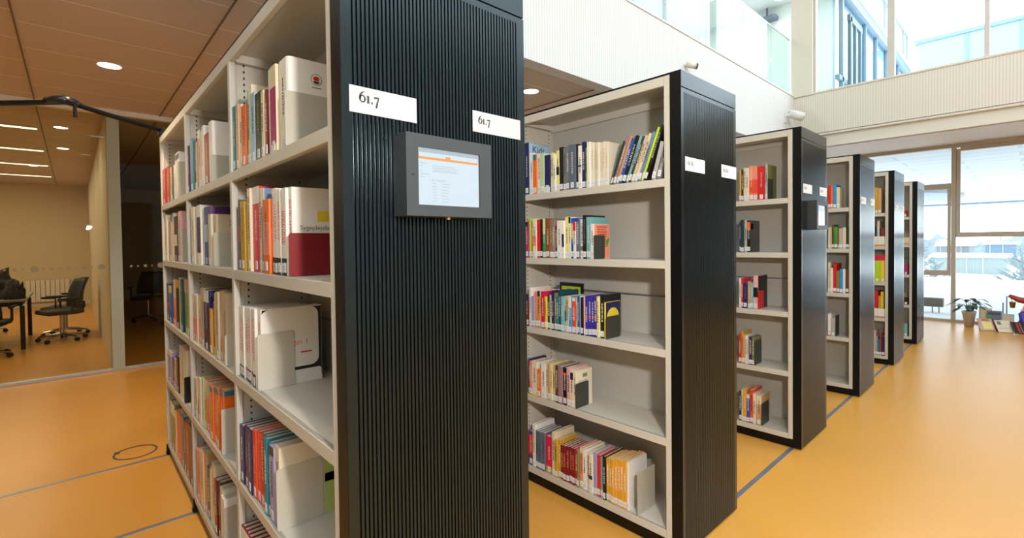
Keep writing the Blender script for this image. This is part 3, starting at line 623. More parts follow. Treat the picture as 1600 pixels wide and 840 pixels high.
def place_row(u, b, l, rows, lean=0.0):
    left = POST[b+1][1]+0.003
    rows = [list(q)+['']*(5-len(q)) for q in rows]
    xa, xb = rows[0][0], rows[-1][1]
    nxa = max(xa, left) if u else max(left, xa*0.96); nxb = min(xb, -0.0875) if u else (xb*0.98 if b == 0 else xb*0.965)
    if u == 0 and b == 2: nxa = max(left, xa)
    f = (nxb-nxa)/(xb-xa)
    loc = ('%s, %s, %s' % (CASE[u], BAY[b], SHELF[l])) if u == 0 else '%s, %s' % (CASE[u], SHELF[l])
    n = len(rows); made = []
    for i, (x0, x1, h, c, opt) in enumerate(rows):
        X0, X1 = nxa+(x0-xa)*f, nxa+(x1-xa)*f
        gap = (nxa+(rows[i+1][0]-xa)*f-X1) if i < n-1 else 0
        if 0 < gap < 0.01: X1 += gap*0.85
        rnd = random.Random(i*31+l*7+u); d_ = min(0.255, max(0.12, h*rnd.uniform(0.66, 0.76)))
        if u: d_ = min(d_, 0.185)
        yoff = 0.006+rnd.uniform(0, 0.012)
        if (u, l) in ((4, 3), (4, 1), (5, 3)): yoff = 0.03
        h = min(h, (2.19 if l == 4 else ZL[l+1]-0.045)-ZL[l])
        o = book(X0, X1, YS[u]+yoff, ZL[l]+0.0006, h, d_, c, opt, detail=(u < 3))
        same = lambda j: 0 <= j < n and rows[j][3] == c and rows[j][4] == opt
        feat = ''
        bs = [q for q in opt.split() if q[0] == 'B']
        if bs:
            p = bs[0][2:].split(':'); mid = (float(p[1])+float(p[2]))/2
            feat = ' with %s %s' % (cname(p[0]), 'top' if mid > 0.75 else ('base' if mid < 0.25 else 'band'))
        prev = rows[i-1] if i else None
        if same(i-1) or same(i+1):
            j = i
            while same(j-1): j -= 1
            k = i
            while same(k+1): k += 1
            nb = rows[j-1] if j else None
            cnt = k-j+1; place = 'leftmost' if i == j else ('rightmost' if i == k else ORD[i-j]+' from left')
            lab = '%s of %d %s books%s, %s' % (place, cnt, cname(c), feat, loc)
            if len(lab.split()) > 16 or lab in used: lab = '%s of %d %s books, %s' % (place, cnt, cname(c), loc)
            if lab in used: lab = '%s of %d %s books after the %s one, %s' % (place, cnt, cname(c), cname(nb[3]), loc)
            key = 1
            used[lab] = key; grp = 'set of %s books, %s%s' % (cname(c), loc, '' if j == 0 else ', after the %s one' % cname(nb[3]))
        else:
            sw = sizeword(X1-X0, h); base = (sw+' ' if sw else '')+cname(c)+' book'+feat
            pos = 'right of the %s one' % cname(prev[3]) if prev else 'at the left end'
            if i == n-1 and u: pos = 'at the right end of the row'
            cands = ['%s %s, %s' % (base, pos, loc)]
            if prev and i < n-1: cands.append('%s between %s and %s ones, %s' % (cname(c)+' book', cname(prev[3]), cname(rows[i+1][3]), loc))
            cands.append('%s book, %s from left, %s' % (cname(c), ORD[i], loc))
            lab = None
            for q in cands:
                if q not in used and len(q.split()) <= 16: lab = q; break
            if lab is None: lab = '%s, %s from left, %s' % (cname(c)+' book', ORD[i], loc)
            used[lab] = 1; grp = 'books on the %s, %s' % (SHELF[l], CASE[u]+(' '+BAY[b] if u == 0 else ''))
        tag(o, lab, 'book', grp)
        made.append((o, X0, X1, h, d_))
    lastbook[(u, b, l)] = made[-1]
    return made
made = {}
for (u, b, l, rows) in ROWS: made[(u, b, l)] = place_row(u, b, l, rows)
# leaning books at the right end of the second bookcase's top shelf
LEAN = [(-0.397,-0.386,0.225,'darkgreen'),(-0.383,-0.366,0.245,'mauve'),(-0.364,-0.349,0.245,'tan'),(-0.347,-0.330,0.228,'blue'),(-0.328,-0.308,0.240,'black'),(-0.306,-0.290,0.238,'seafoam'),
        (-0.288,-0.276,0.232,'darkgrey'),(-0.274,-0.258,0.232,'beige'),(-0.256,-0.238,0.238,'cream'),(-0.236,-0.219,0.242,'greyblue'),(-0.217,-0.205,0.262,'lime'),(-0.203,-0.188,0.268,'black')]
for i, (a, b_, h, c) in enumerate(LEAN):
    ang = math.radians(21.0); w_ = (b_-a+0.0015)*math.cos(ang)-0.0005
    # turned about its bottom left edge: that edge is lifted so the other edge rests on the shelf
    o = book(a, a+w_, YS[1]+0.008+0.002*(i % 3), ZL[4]+0.0008+w_*math.sin(ang), h, 0.165, c, '', True, lean=ang)
    tag(o, 'leaning %s book right of the %s one, second bookcase, top shelf' % (cname(c), cname(LEAN[i-1][3]) if i else 'ivory'), 'book', 'leaning books on the top shelf of the second bookcase')
for i, (a, h, c, ang) in enumerate(((-0.160, 0.180, 'lightgrey', 16), (-0.131, 0.10, 'grey', 13))):
    an = math.radians(ang); w_ = 0.02
    o = book(a, a+w_, YS[1]+0.01, ZL[4]+0.0008+w_*math.sin(an), h, 0.13, c, '', True, lean=an)
    tag(o, 'short leaning %s book in the corner by the end post, second bookcase, top shelf' % cname(c), 'book', 'leaning books on the top shelf of the second bookcase')
# books standing face out behind the rows
def face_book(x0, x1, y, z, h, c, label):
    o = obj('book', box(bm_new(), 0, x1-x0, 0, 0.012, 0, h, 0.001), bmat(c), loc=(x0, y, z+0.0006)); tag(o, label, 'book'); return o
o, X0, X1, h, d_ = made[(1, 0, 4)][0]; w_ = X1-X0-0.0008
obj('cover_picture', box(bm_new(), w_-0.001, w_+0.0005, 0.002, d_-0.001, 0.001, h-0.001), bmat('lightblue'), o)
text_mesh('cover_title', 'Kids', 0.062, bmat('navy'), o, (w_+0.0008, 0.030, h-0.058), (PI/2, 0, PI/2), 0.0003)
o = face_book(-0.93, -0.745, YS[1]+0.205, ZL[2], 0.262, 'black', 'black-framed green picture book face out behind the row, second bookcase, middle shelf')
obj('cover_picture', box(bm_new(), 0.018, 0.168, -0.001, 0.002, 0.02, 0.24), bmat('lime'), o)
bm = bm_new(); prism(bm, [(0.11+0.02*math.cos(t), 0.20+0.025*math.sin(t)) for t in [2*PI*k/12 for k in range(12)]], -0.0018, -0.0005, 'y'); obj('cover_figure', bm, bmat('lightgrey'), o)
# ---- cover pictures on the visible right-hand covers
def cov(key, name, y0, y1, z0, z1, c):
    o, X0, X1, h, d_ = made[key][-1]; w_ = max(0.006, X1-X0-0.0008)
    return obj(name, box(bm_new(), w_-0.001, w_+0.0006, y0, y1, z0, z1), bmat(c) if isinstance(c, str) else c, o)
def cov_text(key, body, size, y, z, c):
    o, X0, X1, h, d_ = made[key][-1]; w_ = max(0.006, X1-X0-0.0008)
    return text_mesh('cover_title', body, size, bmat(c), o, (w_+0.0008, y, z), (PI/2, 0, PI/2), 0.0002)
k = (0, 0, 4); o, X0, X1, h, d_ = made[k][-1]; w_ = X1-X0-0.0008
bm = bm_new()
n = 28; V = [[bm.verts.new((w_+0.0006, 0.085+r*math.cos(2*PI*i/n), h-0.055+r*math.sin(2*PI*i/n))) for i in range(n)] for r in (0.0175, 0.0155)]
for i in range(n): bm.faces.new((V[0][i], V[0][(i+1) % n], V[1][(i+1) % n], V[1][i]))
ribbon_pts = [(w_+0.0006, 0.070, h-0.082), (w_+0.0006, 0.100, h-0.082), (w_+0.0006, 0.100, h-0.079), (w_+0.0006, 0.070, h-0.079)]
bm.faces.new([bm.verts.new(p) for p in ribbon_pts]); obj('emblem_ring', bm, bmat('grey'), o)
bm = bm_new(); prism(bm, [(0.085+0.010*math.cos(t), h-0.052+0.007*math.sin(t)) for t in [2*PI*i/12 for i in range(12)]], w_, w_+0.0008, 'x'); obj('emblem_flower', bm, bmat('red'), o)
bm = bm_new(); prism(bm, [(0.075, h-0.060), (0.095, h-0.060), (0.091, h-0.067), (0.079, h-0.067)], w_, w_+0.0008, 'x'); obj('emblem_leaf', bm, bmat('darkgreen'), o)
cov(k, 'cover_patch', 0.165, 0.183, 0.11, 0.15, 'lime')
k = (0, 0, 3); cov_text(k, 'Sygeplejebogen', 0.0205, 0.022, 0.139, 'grey'); cov(k, 'cover_sticker', 0.075, 0.150, 0.165, 0.197, 'yellow')
k = (0, 0, 2); o, X0, X1, h, d_ = made[k][-1]; cov(k, 'cover_ground', 0.004, d_-0.001, 0.02, h-0.004, 'black')
def rrect(y0, y1, z0, z1, r, q=6):
    P = []
    for cy, cz, a0 in ((y1-r, z1-r, 0), (y0+r, z1-r, 90), (y0+r, z0+r, 180), (y1-r, z0+r, 270)):
        P += [(cy+r*math.cos(math.radians(a0+90*i/q)), cz+r*math.sin(math.radians(a0+90*i/q))) for i in range(q+1)]
    return P
w_ = X1-X0-0.0008
bm = bm_new(); prism(bm, rrect(-0.0, d_-0.012, 0.062, h-0.0035, 0.03), w_, w_+0.001, 'x'); prism(bm, rrect(0.0, d_-0.003, 0.008, 0.050, 0.01), w_, w_+0.001, 'x'); obj('cover_panel', bm, bmat('white'), o)
text_mesh('cover_title', 'ages 1', 0.028, bmat('salmon'), o, (w_+0.0012, 0.095, 0.145), (PI/2, 0, PI/2), 0.0002)
obj('cover_dash', box(bm_new(), w_, w_+0.0014, 0.135, 0.175, 0.112, 0.117), bmat('red'), o)
k = (0, 0, 1); o, X0, X1, h, d_ = made[k][-1]
cov(k, 'cover_stripe', d_-0.045, d_-0.001, 0.002, h-0.002, 'palelime'); cov(k, 'cover_fruit', d_-0.044, d_-0.002, 0.11, 0.14, 'maroon')
k = (0, 1, 3); cov_text(k, 'Samfund', 0.030, 0.045, 0.205, 'brown') if False else None
o, X0, X1, h, d_ = made[k][-1]; w_ = X1-X0-0.0008
for q, L in ((0.205, 0.12), (0.188, 0.10)):
    bm = bm_new(); rnd = random.Random(4); yy = 0.055
    while yy < 0.055+L: s_ = rnd.uniform(0.004, 0.009); box(bm, w_, w_+0.0008, yy, yy+s_, q, q+0.008); yy += s_+0.0022
    obj('cover_lettering', bm, bmat('brown'), o)
k = (0, 2, 3); cov(k, 'cover_patch', 0.03, 0.12, 0.205, 0.285, 'black'); cov(k, 'cover_lettering', 0.035, 0.11, 0.25, 0.262, 'yellow'); cov(k, 'cover_lettering', 0.035, 0.11, 0.222, 0.234, 'yellow')
k = (0, 2, 1); cov(k, 'cover_patch', 0.13, 0.17, 0.16, 0.195, 'mustard')
k = (0, 1, 1); o, X0, X1, h, d_ = made[k][-1]; cov(k, 'cover_top', 0.004, d_-0.002, h-0.025, h-0.002, 'teal'); cov(k, 'cover_arc', 0.02, d_-0.01, 0.10, 0.19, 'mustard')
k = (1, 0, 3); o, X0, X1, h, d_ = made[k][-1]; cov(k, 'cover_picture', 0.004, d_-0.002, 0.002, h-0.002, 'salmon'); w_ = X1-X0-0.0008
bm = bm_new(); rnd = random.Random(8)
for q in range(9):
    yy = 0.025+rnd.uniform(0, 0.01); zz = h-0.02-q*0.013
    while yy < 0.105: s_ = rnd.uniform(0.004, 0.012); box(bm, w_+0.0004, w_+0.0011, yy, yy+s_, zz, zz+0.007); yy += s_+0.003
obj('cover_lettering', bm, bmat('rust'), o); 
bm = bm_new(); prism(bm, [(0.10, 0.10), (0.14, 0.115), (0.115, 0.06)], w_+0.0003, w_+0.0012, 'x'); obj('cover_leaf', bm, bmat('green'), o)
k = (1, 0, 2); o, X0, X1, h, d_ = made[k][-1]; w_ = max(0.006, X1-X0-0.0008)
cov(k, 'cover_sky', 0.004, d_-0.002, 0.02, h-0.002, 'navy')
bm = bm_new(); prism(bm, [(0.066+0.055*math.cos(t), 0.105+0.055*math.sin(t)) for t in [PI*i/14 for i in range(15)]], w_+0.0003, w_+0.0013, 'x'); obj('cover_moon', bm, bmat('yellow'), o)
k = (1, 0, 1); cov(k, 'cover_square', 0.06, 0.10, 0.165, 0.185, 'olive'); o, X0, X1, h, d_ = made[k][-1]; w_ = X1-X0-0.0008
bm = bm_new(); 
for q in range(3): box(bm, w_, w_+0.0008, 0.025, 0.105-q*0.01, 0.145-q*0.007, 0.147-q*0.007)
obj('cover_lettering', bm, bmat('grey'), o)
for k, c in (((2, 0, 4), 'olive'), ((2, 0, 3), 'darkgrey'), ((2, 0, 2), 'black')):
    o, X0, X1, h, d_ = made[k][-1]; cov(k, 'cover_picture', 0.004, d_-0.002, 0.002, h-0.002, c)
k = (2, 0, 3); cov(k, 'cover_badge', 0.012, 0.05, 0.17, 0.215, 'blue')
# ---------------------------------------------------------------- bookends
def bookend(key, dx, w_, h, c, yo=0.004):
    u, b, l = key; X = made[key][-1][2]+dx
    bm = bm_new(); prism(bm, rrect(0, w_, 0.0009, h, 0.008, 4), 0, 0.0022, 'x');
    o = obj('bookend', bm, mat('bookend_'+c, lin(PAL[c]) if c in PAL else lin({'plate': (200, 192, 176), 'plategrey': (186, 178, 160), 'platedark': (58, 60, 54)}[c]), 0.4), loc=(X, YS[u]+yo, ZL[l]))
    cn = {'plate': 'cream', 'plategrey': 'light-grey', 'platedark': 'dark'}.get(c, cname(c))
    tag(o, '%s metal bookend plate closing the row, %s' % (cn, ('%s, %s, %s' % (CASE[u], BAY[b], SHELF[l])) if u == 0 else '%s, %s' % (CASE[u], SHELF[l])), 'bookend', 'bookends holding up the rows')
    return o
for a in (((0,0,4),0.0015,0.155,0.168,'plategrey'),((0,0,3),0.0015,0.20,0.130,'darkred'),((0,0,2),0.003,0.125,0.200,'plate'),((0,0,1),0.0015,0.15,0.205,'plate'),
          ((0,1,4),0.0015,0.15,0.125,'plategrey'),((0,1,3),0.0015,0.17,0.155,'plategrey'),((0,1,2),0.0015,0.15,0.135,'plate'),((0,1,1),0.0035,0.17,0.205,'plate'),((0,1,0),0.0015,0.17,0.20,'plategrey'),
          ((0,2,4),0.0015,0.17,0.215,'plategrey'),((0,2,3),0.0015,0.17,0.20,'plategrey'),((0,2,1),0.0015,0.17,0.155,'black'),
          ((1,0,3),0.0022,0.095,0.128,'platedark'),((1,0,2),0.0095,0.125,0.118,'platedark'),((1,0,1),0.0015,0.115,0.140,'platedark'),((1,0,0),0.055,0.16,0.215,'plategrey'),
          ((2,0,4),0.0015,0.10,0.150,'platedark'),((2,0,3),0.0015,0.13,0.145,'platedark'),((2,0,2),0.0015,0.11,0.135,'red'),((2,0,1),0.0015,0.13,0.180,'platedark'),((2,0,0),0.0015,0.14,0.165,'platedark'),
          ((3,0,1),0.0015,0.12,0.20,'platedark')):
    bookend(*a)
# dark red books lying on the nearest bottom shelf
for k in range(14):
    x = -1.046+k*0.031
    o = book(x, x+0.0295, 0.006, ZL[0]+0.0006, 0.262, 0.22, 'darkred', 'B:white:0.55:0.99', True)
    tag(o, '%s identical dark-red book from the left, nearest bookcase, right bay, bottom shelf' % ORD[k], 'book', 'dark-red set on the nearest bottom shelf')
# box files / magazine boxes on the far bookcases
def mag_box(u, l, x0, x1, h, c, label, c2='beige'):
    t = thing('magazine_box', label, 'box', (x0, YS[u]+0.006, ZL[l]+0.0006)); w_ = x1-x0
    obj('front', box(bm_new(), 0, w_, 0, 0.003, 0.02, h), bmat(c), t); bm = bm_new()
    box(bm, 0, 0.002, 0.003, 0.24, 0, h); box(bm, w_-0.002, w_, 0.003, 0.24, 0, h); box(bm, 0.002, w_-0.002, 0.237, 0.24, 0, h+0.08); obj('sides', bm, bmat(c), t)
    obj('base', box(bm_new(), 0, w_, -0.001, 0.24, -0.0003, 0.0001), bmat('tan'), t); obj('base_strip', box(bm_new(), 0, w_, -0.001, 0.003, 0, 0.02), bmat('tan'), t)
    return t
for u, l, xs, h, nn in ((4, 3, (-0.240, -0.158, -0.0865), 0.115, 'second shelf'), (4, 1, (-0.240, -0.158, -0.0865), 0.11, 'fourth shelf down')):
    for q in range(2): mag_box(u, l, xs[q]+0.001, xs[q+1]-0.001, h, 'white', '%s white magazine box on the fifth bookcase, %s' % (('left', 'right')[q], nn))
mag_box(5, 3, -0.19, -0.0865, 0.10, 'cream', 'cream magazine box on the farthest bookcase, second shelf')
mag_box(5, 1, -0.19, -0.145, 0.07, 'paleyellow', 'narrow pale box on the farthest bookcase, fourth shelf down')
mag_box(4, 4, -0.205, -0.190, 0.15, 'white', 'slim white magazine box on the fifth bookcase, top shelf')
# ---------------------------------------------------------------- lamps
def downlight(x, y, z, label, group, r=0.075, power=30, warm=(1, 0.82, 0.58)):
    t = thing('ceiling_downlight', label, 'light', (x, y, z), 0, group)
    obj('trim_ring', lathe(bm_new(), [(r+0.012, 0.0), (r+0.012, -0.004), (r+0.002, -0.006), (r+0.002, -0.001)], 28), M_wallw, t)
    obj('lit_lens', lathe(bm_new(), [(r, -0.001), (r, -0.004), (0.001, -0.0045)], 28), M_lamp, t)
    d = bpy.data.lights.new('downlight_beam', 'SPOT'); d.energy = power; d.color = warm; d.spot_size = math.radians(130); d.spot_blend = 0.8; d.shadow_soft_size = r*0.9
    o = bpy.data.objects.new('downlight_beam', d); C.objects.link(o); o.parent = t; o.location = (0, 0, -0.03)
    return t
downlight(-4.507, -0.19, 3.1, 'round lit downlight in the tiled ceiling left of the nearest bookcase', 'downlights under the balcony', 0.082)
downlight(-2.585, 3.20, 3.1, 'round lit downlight between the nearest ribbed panel and the second bookcase', 'downlights under the balcony', 0.082)
for i, (x, y, w_) in enumerate(((-2.6, -0.25, 'above the aisle in front of the nearest bookcase'), (-4.5, -2.1, 'left of the picture'), (-6.0, -2.1, 'near the glass wall, left of the picture'), (-4.5, 1.5, 'hidden behind the nearest bookcase'), (-5.8, 1.5, 'near the glass wall behind the nearest bookcase'), (-4.5, 3.2, 'hidden behind the second bookcase'))):  # unseen downlights added as warm fill for ceiling, floor and shelves
    downlight(x, y, 3.1, 'added unseen ceiling downlight %s' % w_, 'downlights under the balcony', 0.082, 120 if i == 0 else 30)
downlight(-2.9, 11.6, 7.0, 'small lit downlight in the upper-floor ceiling beside the beige column', 'upper downlights', 0.10, 20)
for i, (x, y) in enumerate(((-7.79, -0.55), (-9.63, -0.55), (-12.2, -1.0))):
    downlight(x, y, 3.1, ('lit downlight in the glazed room nearest the glass', 'second lit downlight in the glazed room, farther from the glass', 'small far downlight in the glazed room ceiling')[i], 'downlights in the glazed room', 0.07 if i < 2 else 0.06, 5)
for i, x in enumerate((-8.0, -10.0, -11.95, -13.9)):
    t = thing('linear_lamp', '%s long lit ceiling strip lamp seen through the glass wall' % ('nearest', 'second', 'third', 'farthest')[i], 'light', (x, -2.03, 3.1), 0, 'strip lamps in the glazed room')
    obj('lamp_body', box(bm_new(), -0.06, 0.06, -1.25, 1.25, -0.02, 0.0), M_wallw, t); obj('diffuser', box(bm_new(), -0.045, 0.045, -1.24, 1.24, -0.024, -0.0205), M_lamp2, t)
    a = area('strip_light', (0, 0, -0.04), (0, 0, 0), 0.09, 2.4, 26, (1, 0.88, 0.66)); a.parent = t
for i, y in enumerate((-3.0, 1.5, 6.0, 10.2)):  # fill panels added to brighten the upper floor behind the balustrade
    t = thing('added_fill_panel', '%s added fill light panel in the upper-floor ceiling behind the balustrade' % ('nearest', 'second', 'third', 'farthest')[i], 'light', (-4.2, y, 7.0), 0, 'added fill panels on the upper floor')
    obj('fill_frame', box(bm_new(), -0.62, 0.62, -0.32, 0.32, -0.02, 0.0), M_wallw, t); obj('diffuser', box(bm_new(), -0.58, 0.58, -0.28, 0.28, -0.024, -0.0205), M_lamp2, t)
    a = area('fill_panel_light', (0, 0, -0.05), (0, 0, 0), 1.1, 0.5, 55, (0.95, 1.0, 0.98)); a.parent = t
# spot cameras on the balcony edge
t = thing('security_camera', 'small cylindrical camera with dark lens on the white balcony edge above the second bookcase', 'camera', (XB, 5.40, 3.675))
bm = bm_new(); tube(bm, [(0.02, -0.10, 0.02), (0.10, -0.01, 0.0)], 0.034, 18); obj('camera_body', bm, M_beige, t, True)
bm = bm_new(); tube(bm, [(0.10, -0.01, 0.0), (0.112, 0.003, -0.003)], 0.038, 18); obj('camera_lens', bm, mat('lens_dark', (0.03, 0.05, 0.07), 0.15), t)
bm = bm_new(); tube(bm, [(0.0, -0.08, 0.02), (0.04, -0.08, 0.02)], 0.02, 12); obj('wall_mount', bm, M_wallw, t)
t = thing('security_camera', 'white tilted cylindrical camera mounted above the third bookcase', 'camera', (XB, 9.08, 3.64))
bm = bm_new(); tube(bm, [(0.06, -0.14, 0.06), (0.22, 0.02, -0.005)], 0.075, 20); obj('camera_body', bm, M_wallw, t, True)
bm = bm_new(); tube(bm, [(0.0, -0.16, 0.03), (0.09, -0.13, 0.03)], 0.03, 12); box(bm, 0.0, 0.02, -0.22, -0.12, -0.10, 0.06); obj('wall_mount', bm, M_wallw, t)
bm = bm_new(); tube(bm, [(0.22, 0.02, -0.005), (0.228, 0.028, -0.008)], 0.06, 20); obj('camera_lens', bm, bmat('lightgrey'), t)
t = thing('projector', 'grey projector hanging in the upper floor behind the glass balustrade', 'projector', (-3.27, 11.9, 6.78))
obj('projector_body', box(bm_new(), -0.14, 0.22, -0.12, 0.12, -0.10, 0.0, 0.02), bmat('slate'), t); bm = bm_new(); tube(bm, [(0, 0, 0), (0, 0, 0.22)], 0.025, 10); obj('ceiling_rod', bm, bmat('slate'), t)
# ---------------------------------------------------------------- glazed room furniture
def office_chair():
    t = bpy.data.objects.new('office_chair', None); C.objects.link(t)
    bm = bm_new()
    P = []
    box(bm, -0.24, 0.24, -0.23, 0.23, 0.43, 0.50, 0.03); obj('seat', bm, M_chair, t, True)
    bm = bm_new(); N = 8
    rows_ = []
    for i in range(N+1):
        z = 0.52+0.44*i/N; hw = 0.235-0.05*(i/N)**2; yb = 0.23+0.10*(i/N)-0.03*math.sin(PI*i/N)
        rows_.append([bm.verts.new((-hw+2*hw*j/6, yb+0.04*((j/3-1)**2)*-1, z)) for j in range(7)])
    for A, B in zip(rows_, rows_[1:]):
        for j in range(6): bm.faces.new((A[j], A[j+1], B[j+1], B[j]))
    o = obj('backrest', bm, M_chair, t, True); md = o.modifiers.new('thick', 'SOLIDIFY'); md.thickness = 0.03
    bm = bm_new(); tube(bm, [(0, 0.02, 0.44), (0, 0.02, 0.10)], 0.028, 12); obj('gas_column', bm, M_chrome, t)
    bm = bm_new(); tube(bm, [(0, 0.05, 0.42), (0, 0.25, 0.42), (0, 0.27, 0.56)], 0.02, 8); obj('back_bracket', bm, M_chair, t)
    for s_ in (-1, 1):
        bm = bm_new(); tube(bm, [(s_*0.22, 0.05, 0.45), (s_*0.29, 0.05, 0.50), (s_*0.29, 0.05, 0.66), (s_*0.29, -0.12, 0.68), (s_*0.29, 0.15, 0.68)], 0.017, 8); obj('armrest', bm, M_chair, t)
    for k in range(5):
        a = 2*PI*k/5+0.3; bm = bm_new(); tube(bm, [(0, 0.02, 0.11), (0.29*math.cos(a), 0.02+0.29*math.sin(a), 0.075)], [0.022, 0.014], 8); l_ = obj('base_leg', bm, M_chrome, t)
        bm = bm_new(); cx, cy = 0.29*math.cos(a), 0.02+0.29*math.sin(a); tube(bm, [(cx-0.02*math.sin(a), cy+0.02*math.cos(a), 0.032), (cx+0.02*math.sin(a), cy-0.02*math.cos(a), 0.032)], 0.031, 14); obj('castor', bm, M_chair, l_)
    return t
spots = [(-9.38, -0.64, 0.35, 'black castor chair at the table corner behind the glass wall, nearest the partition'),
         (-8.48, -1.38, 4.55, 'black castor chair at the near side of the table behind the glass'),
         (-10.05, -0.60, -0.3, 'black castor chair beyond the table behind the glass, beside the radiator'),
         (-11.1, -1.65, 1.6, 'black castor chair at the far side of the table behind the glass'),
         (-10.9, 0.62, 1.2, 'black office chair in the dark room right of the green-grey post'),
         (-10.0, 1.05, 4.0, 'second black office chair in the dark room, next to the bookcase edge')]
oc = office_chair()
for i, (x, y, a, lb) in enumerate(spots):
    t = oc if i == 0 else dup(oc, (x, y, 0)); t.location = (x, y, 0); t.rotation_euler = (0, 0, a); tag(t, lb, 'chair', 'office chairs behind the glass wall')
def table(x0, x1, y0, y1, lb, top):
    t = thing('meeting_table', lb, 'table', ((x0+x1)/2, (y0+y1)/2, 0)); a, b_ = (x1-x0)/2, (y1-y0)/2
    obj('table_top', box(bm_new(), -a, a, -b_, b_, 0.705, 0.735, 0.004), top, t); obj('apron', box(bm_new(), -a+0.05, a-0.05, -b_+0.05, b_-0.05, 0.64, 0.704), M_chair, t)
    for sx in (-1, 1):
        for sy in (-1, 1):
            cx, cy = sx*(a-0.05), sy*(b_-0.05); obj('leg', box(bm_new(), cx-0.025, cx+0.025, cy-0.025, cy+0.025, 0, 0.64), M_chair, t)
    return t
table(-10.5, -8.85, -2.6, -0.98, 'grey-topped black meeting table seen through the left glass wall', mat('table_laminate', (0.30, 0.30, 0.22), 0.4))
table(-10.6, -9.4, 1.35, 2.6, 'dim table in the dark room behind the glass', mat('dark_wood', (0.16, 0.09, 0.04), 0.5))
# jackets thrown over the table
def heap(name, lb, x, y, z, rx, ry, rz, seed, m_):
    bm = bm_new(); bmesh.ops.create_icosphere(bm, subdivisions=4, radius=1); rnd = random.Random(seed); ph = [rnd.uniform(0, 6) for _ in range(6)]
    for v in bm.verts:
        p = v.co; q = 1+0.22*math.sin(p.x*6+ph[0])*math.cos(p.y*7+ph[1])+0.14*math.sin(p.x*13+p.y*11+ph[2])+0.08*math.sin(p.y*23+ph[3])
        v.co = Vector((p.x*rx*q, p.y*ry*q, max(0.0, p.z)*rz*q))
    o = obj(name, bm, m_, smooth=True, loc=(x, y, z)); tag(o, lb, 'clothing'); return o
heap('jacket', 'black jacket heaped on the table behind the glass wall', -9.75, -1.42, 0.736, 0.55, 0.32, 0.36, 3, M_chair)
heap('backpack', 'black bag on the table corner behind the glass wall', -9.1, -1.12, 0.736, 0.17, 0.11, 0.24, 5, M_chair)
for i, (x, y, n_) in enumerate(((-15.9, -0.95, 9), (-15.9, -2.2, 12))):
    t = thing('radiator', ('white wall radiator at the back of the glazed room, beside the partition', 'white wall radiator hidden behind the table in the glazed room')[i], 'radiator', (x, y, 0.12))
    bm = bm_new()
    for k in range(n_): box(bm, -0.06, 0.0, k*0.09-n_*0.045, k*0.09+0.08-n_*0.045, 0, 0.55, 0.006)
    obj('radiator_fins', bm, M_wallw, t)
t = thing('wall_screen', 'pale blue screen on the back wall of the glazed room at the photo edge', 'screen', (-15.97, -3.0, 1.35))
obj('screen_frame', box(bm_new(), -0.02, 0.03, -0.8, 0.82, 0, 1.1, 0.01), bmat('grey'), t); obj('screen_face', box(bm_new(), 0.031, 0.034, -0.77, 0.79, 0.03, 1.07), mat('blue_screen', (0.1, 0.1, 0.1), 0.3, emit=(0.40, 0.62, 0.72), estr=0.8), t)
# ---------------------------------------------------------------- window corner: plant, books, toy
t = thing('potted_plant', 'leafy green houseplant in a pale pot on the floor by the window', 'plant', (0.365, 10.38, 0))
obj('pot', lathe(bm_new(), [(0.055, 0.0), (0.085, 0.22), (0.092, 0.225), (0.092, 0.262), (0.080, 0.262), (0.078, 0.235), (0.001, 0.235)], 24), mat('pale_pot', (0.62, 0.56, 0.50), 0.6), t, True)
obj('soil', lathe(bm_new(), [(0.077, 0.236), (0.05, 0.243), (0.001, 0.245)], 16), bmat('darkbrown'), t)
rnd = random.Random(5); bms = bm_new(); bml = bm_new()
for k in range(22):
    a = rnd.uniform(0, 2*PI); el = rnd.uniform(0.45, 1.40); L = rnd.uniform(0.14, 0.33)
    p0 = Vector((0.02*math.cos(a), 0.02*math.sin(a), 0.24)); d_ = Vector((math.cos(a)*math.cos(el), math.sin(a)*math.cos(el), math.sin(el))); p1 = p0+d_*L*0.85
    tube(bms, [p0, p0+Vector((0, 0, L*0.35))+d_*L*0.2, p1], 0.003, 5)
    ll = rnd.uniform(0.10, 0.15); lw = ll*0.27; hd = Vector((math.cos(a), math.sin(a), -0.25)).normalized(); sd = hd.cross(Vector((0, 0, 1))).normalized(); rowsv = []
    for i in range(7):
        s_ = i/6; wdt = lw*math.sin(PI*min(1, s_*0.93+0.05))**0.8; c_ = p1+hd*ll*s_+Vector((0, 0, -0.35*ll*s_*s_+0.08*ll*s_))
        rowsv.append((bml.verts.new(c_-sd*wdt+Vector((0, 0, 0.25*wdt))), bml.verts.new(c_), bml.verts.new(c_+sd*wdt+Vector((0, 0, 0.25*wdt)))))
    for A, B in zip(rowsv, rowsv[1:]):
        bml.faces.new((A[0], A[1], B[1], B[0])); bml.faces.new((A[1], A[2], B[2], B[1]))
obj('stems', bms, bmat('darkgreen'), t); o = obj('foliage', bml, mat('leaf_green', (0.025, 0.075, 0.045), 0.35), t, True); md = o.modifiers.new('thick', 'SOLIDIFY'); md.thickness = 0.0012
t = thing('wooden_crate', 'low wooden crate of picture books beside the plant pot', 'crate', (0.66, 10.50, 0), 0.0)
bm = bm_new(); 
for z in (0.02, 0.10): box(bm, -0.10, 0.20, -0.13, -0.118, z, z+0.06); box(bm, -0.10, 0.20, 0.118, 0.13, z, z+0.06); box(bm, -0.112, -0.10, -0.13, 0.13, z, z+0.06); box(bm, 0.20, 0.212, -0.13, 0.13, z, z+0.06)
box(bm, -0.10, 0.20, -0.118, 0.118, 0.0, 0.012); obj('slats', bm, mat('crate_wood', (0.50, 0.36, 0.20), 0.6, noise=0.2, scale=20), t)
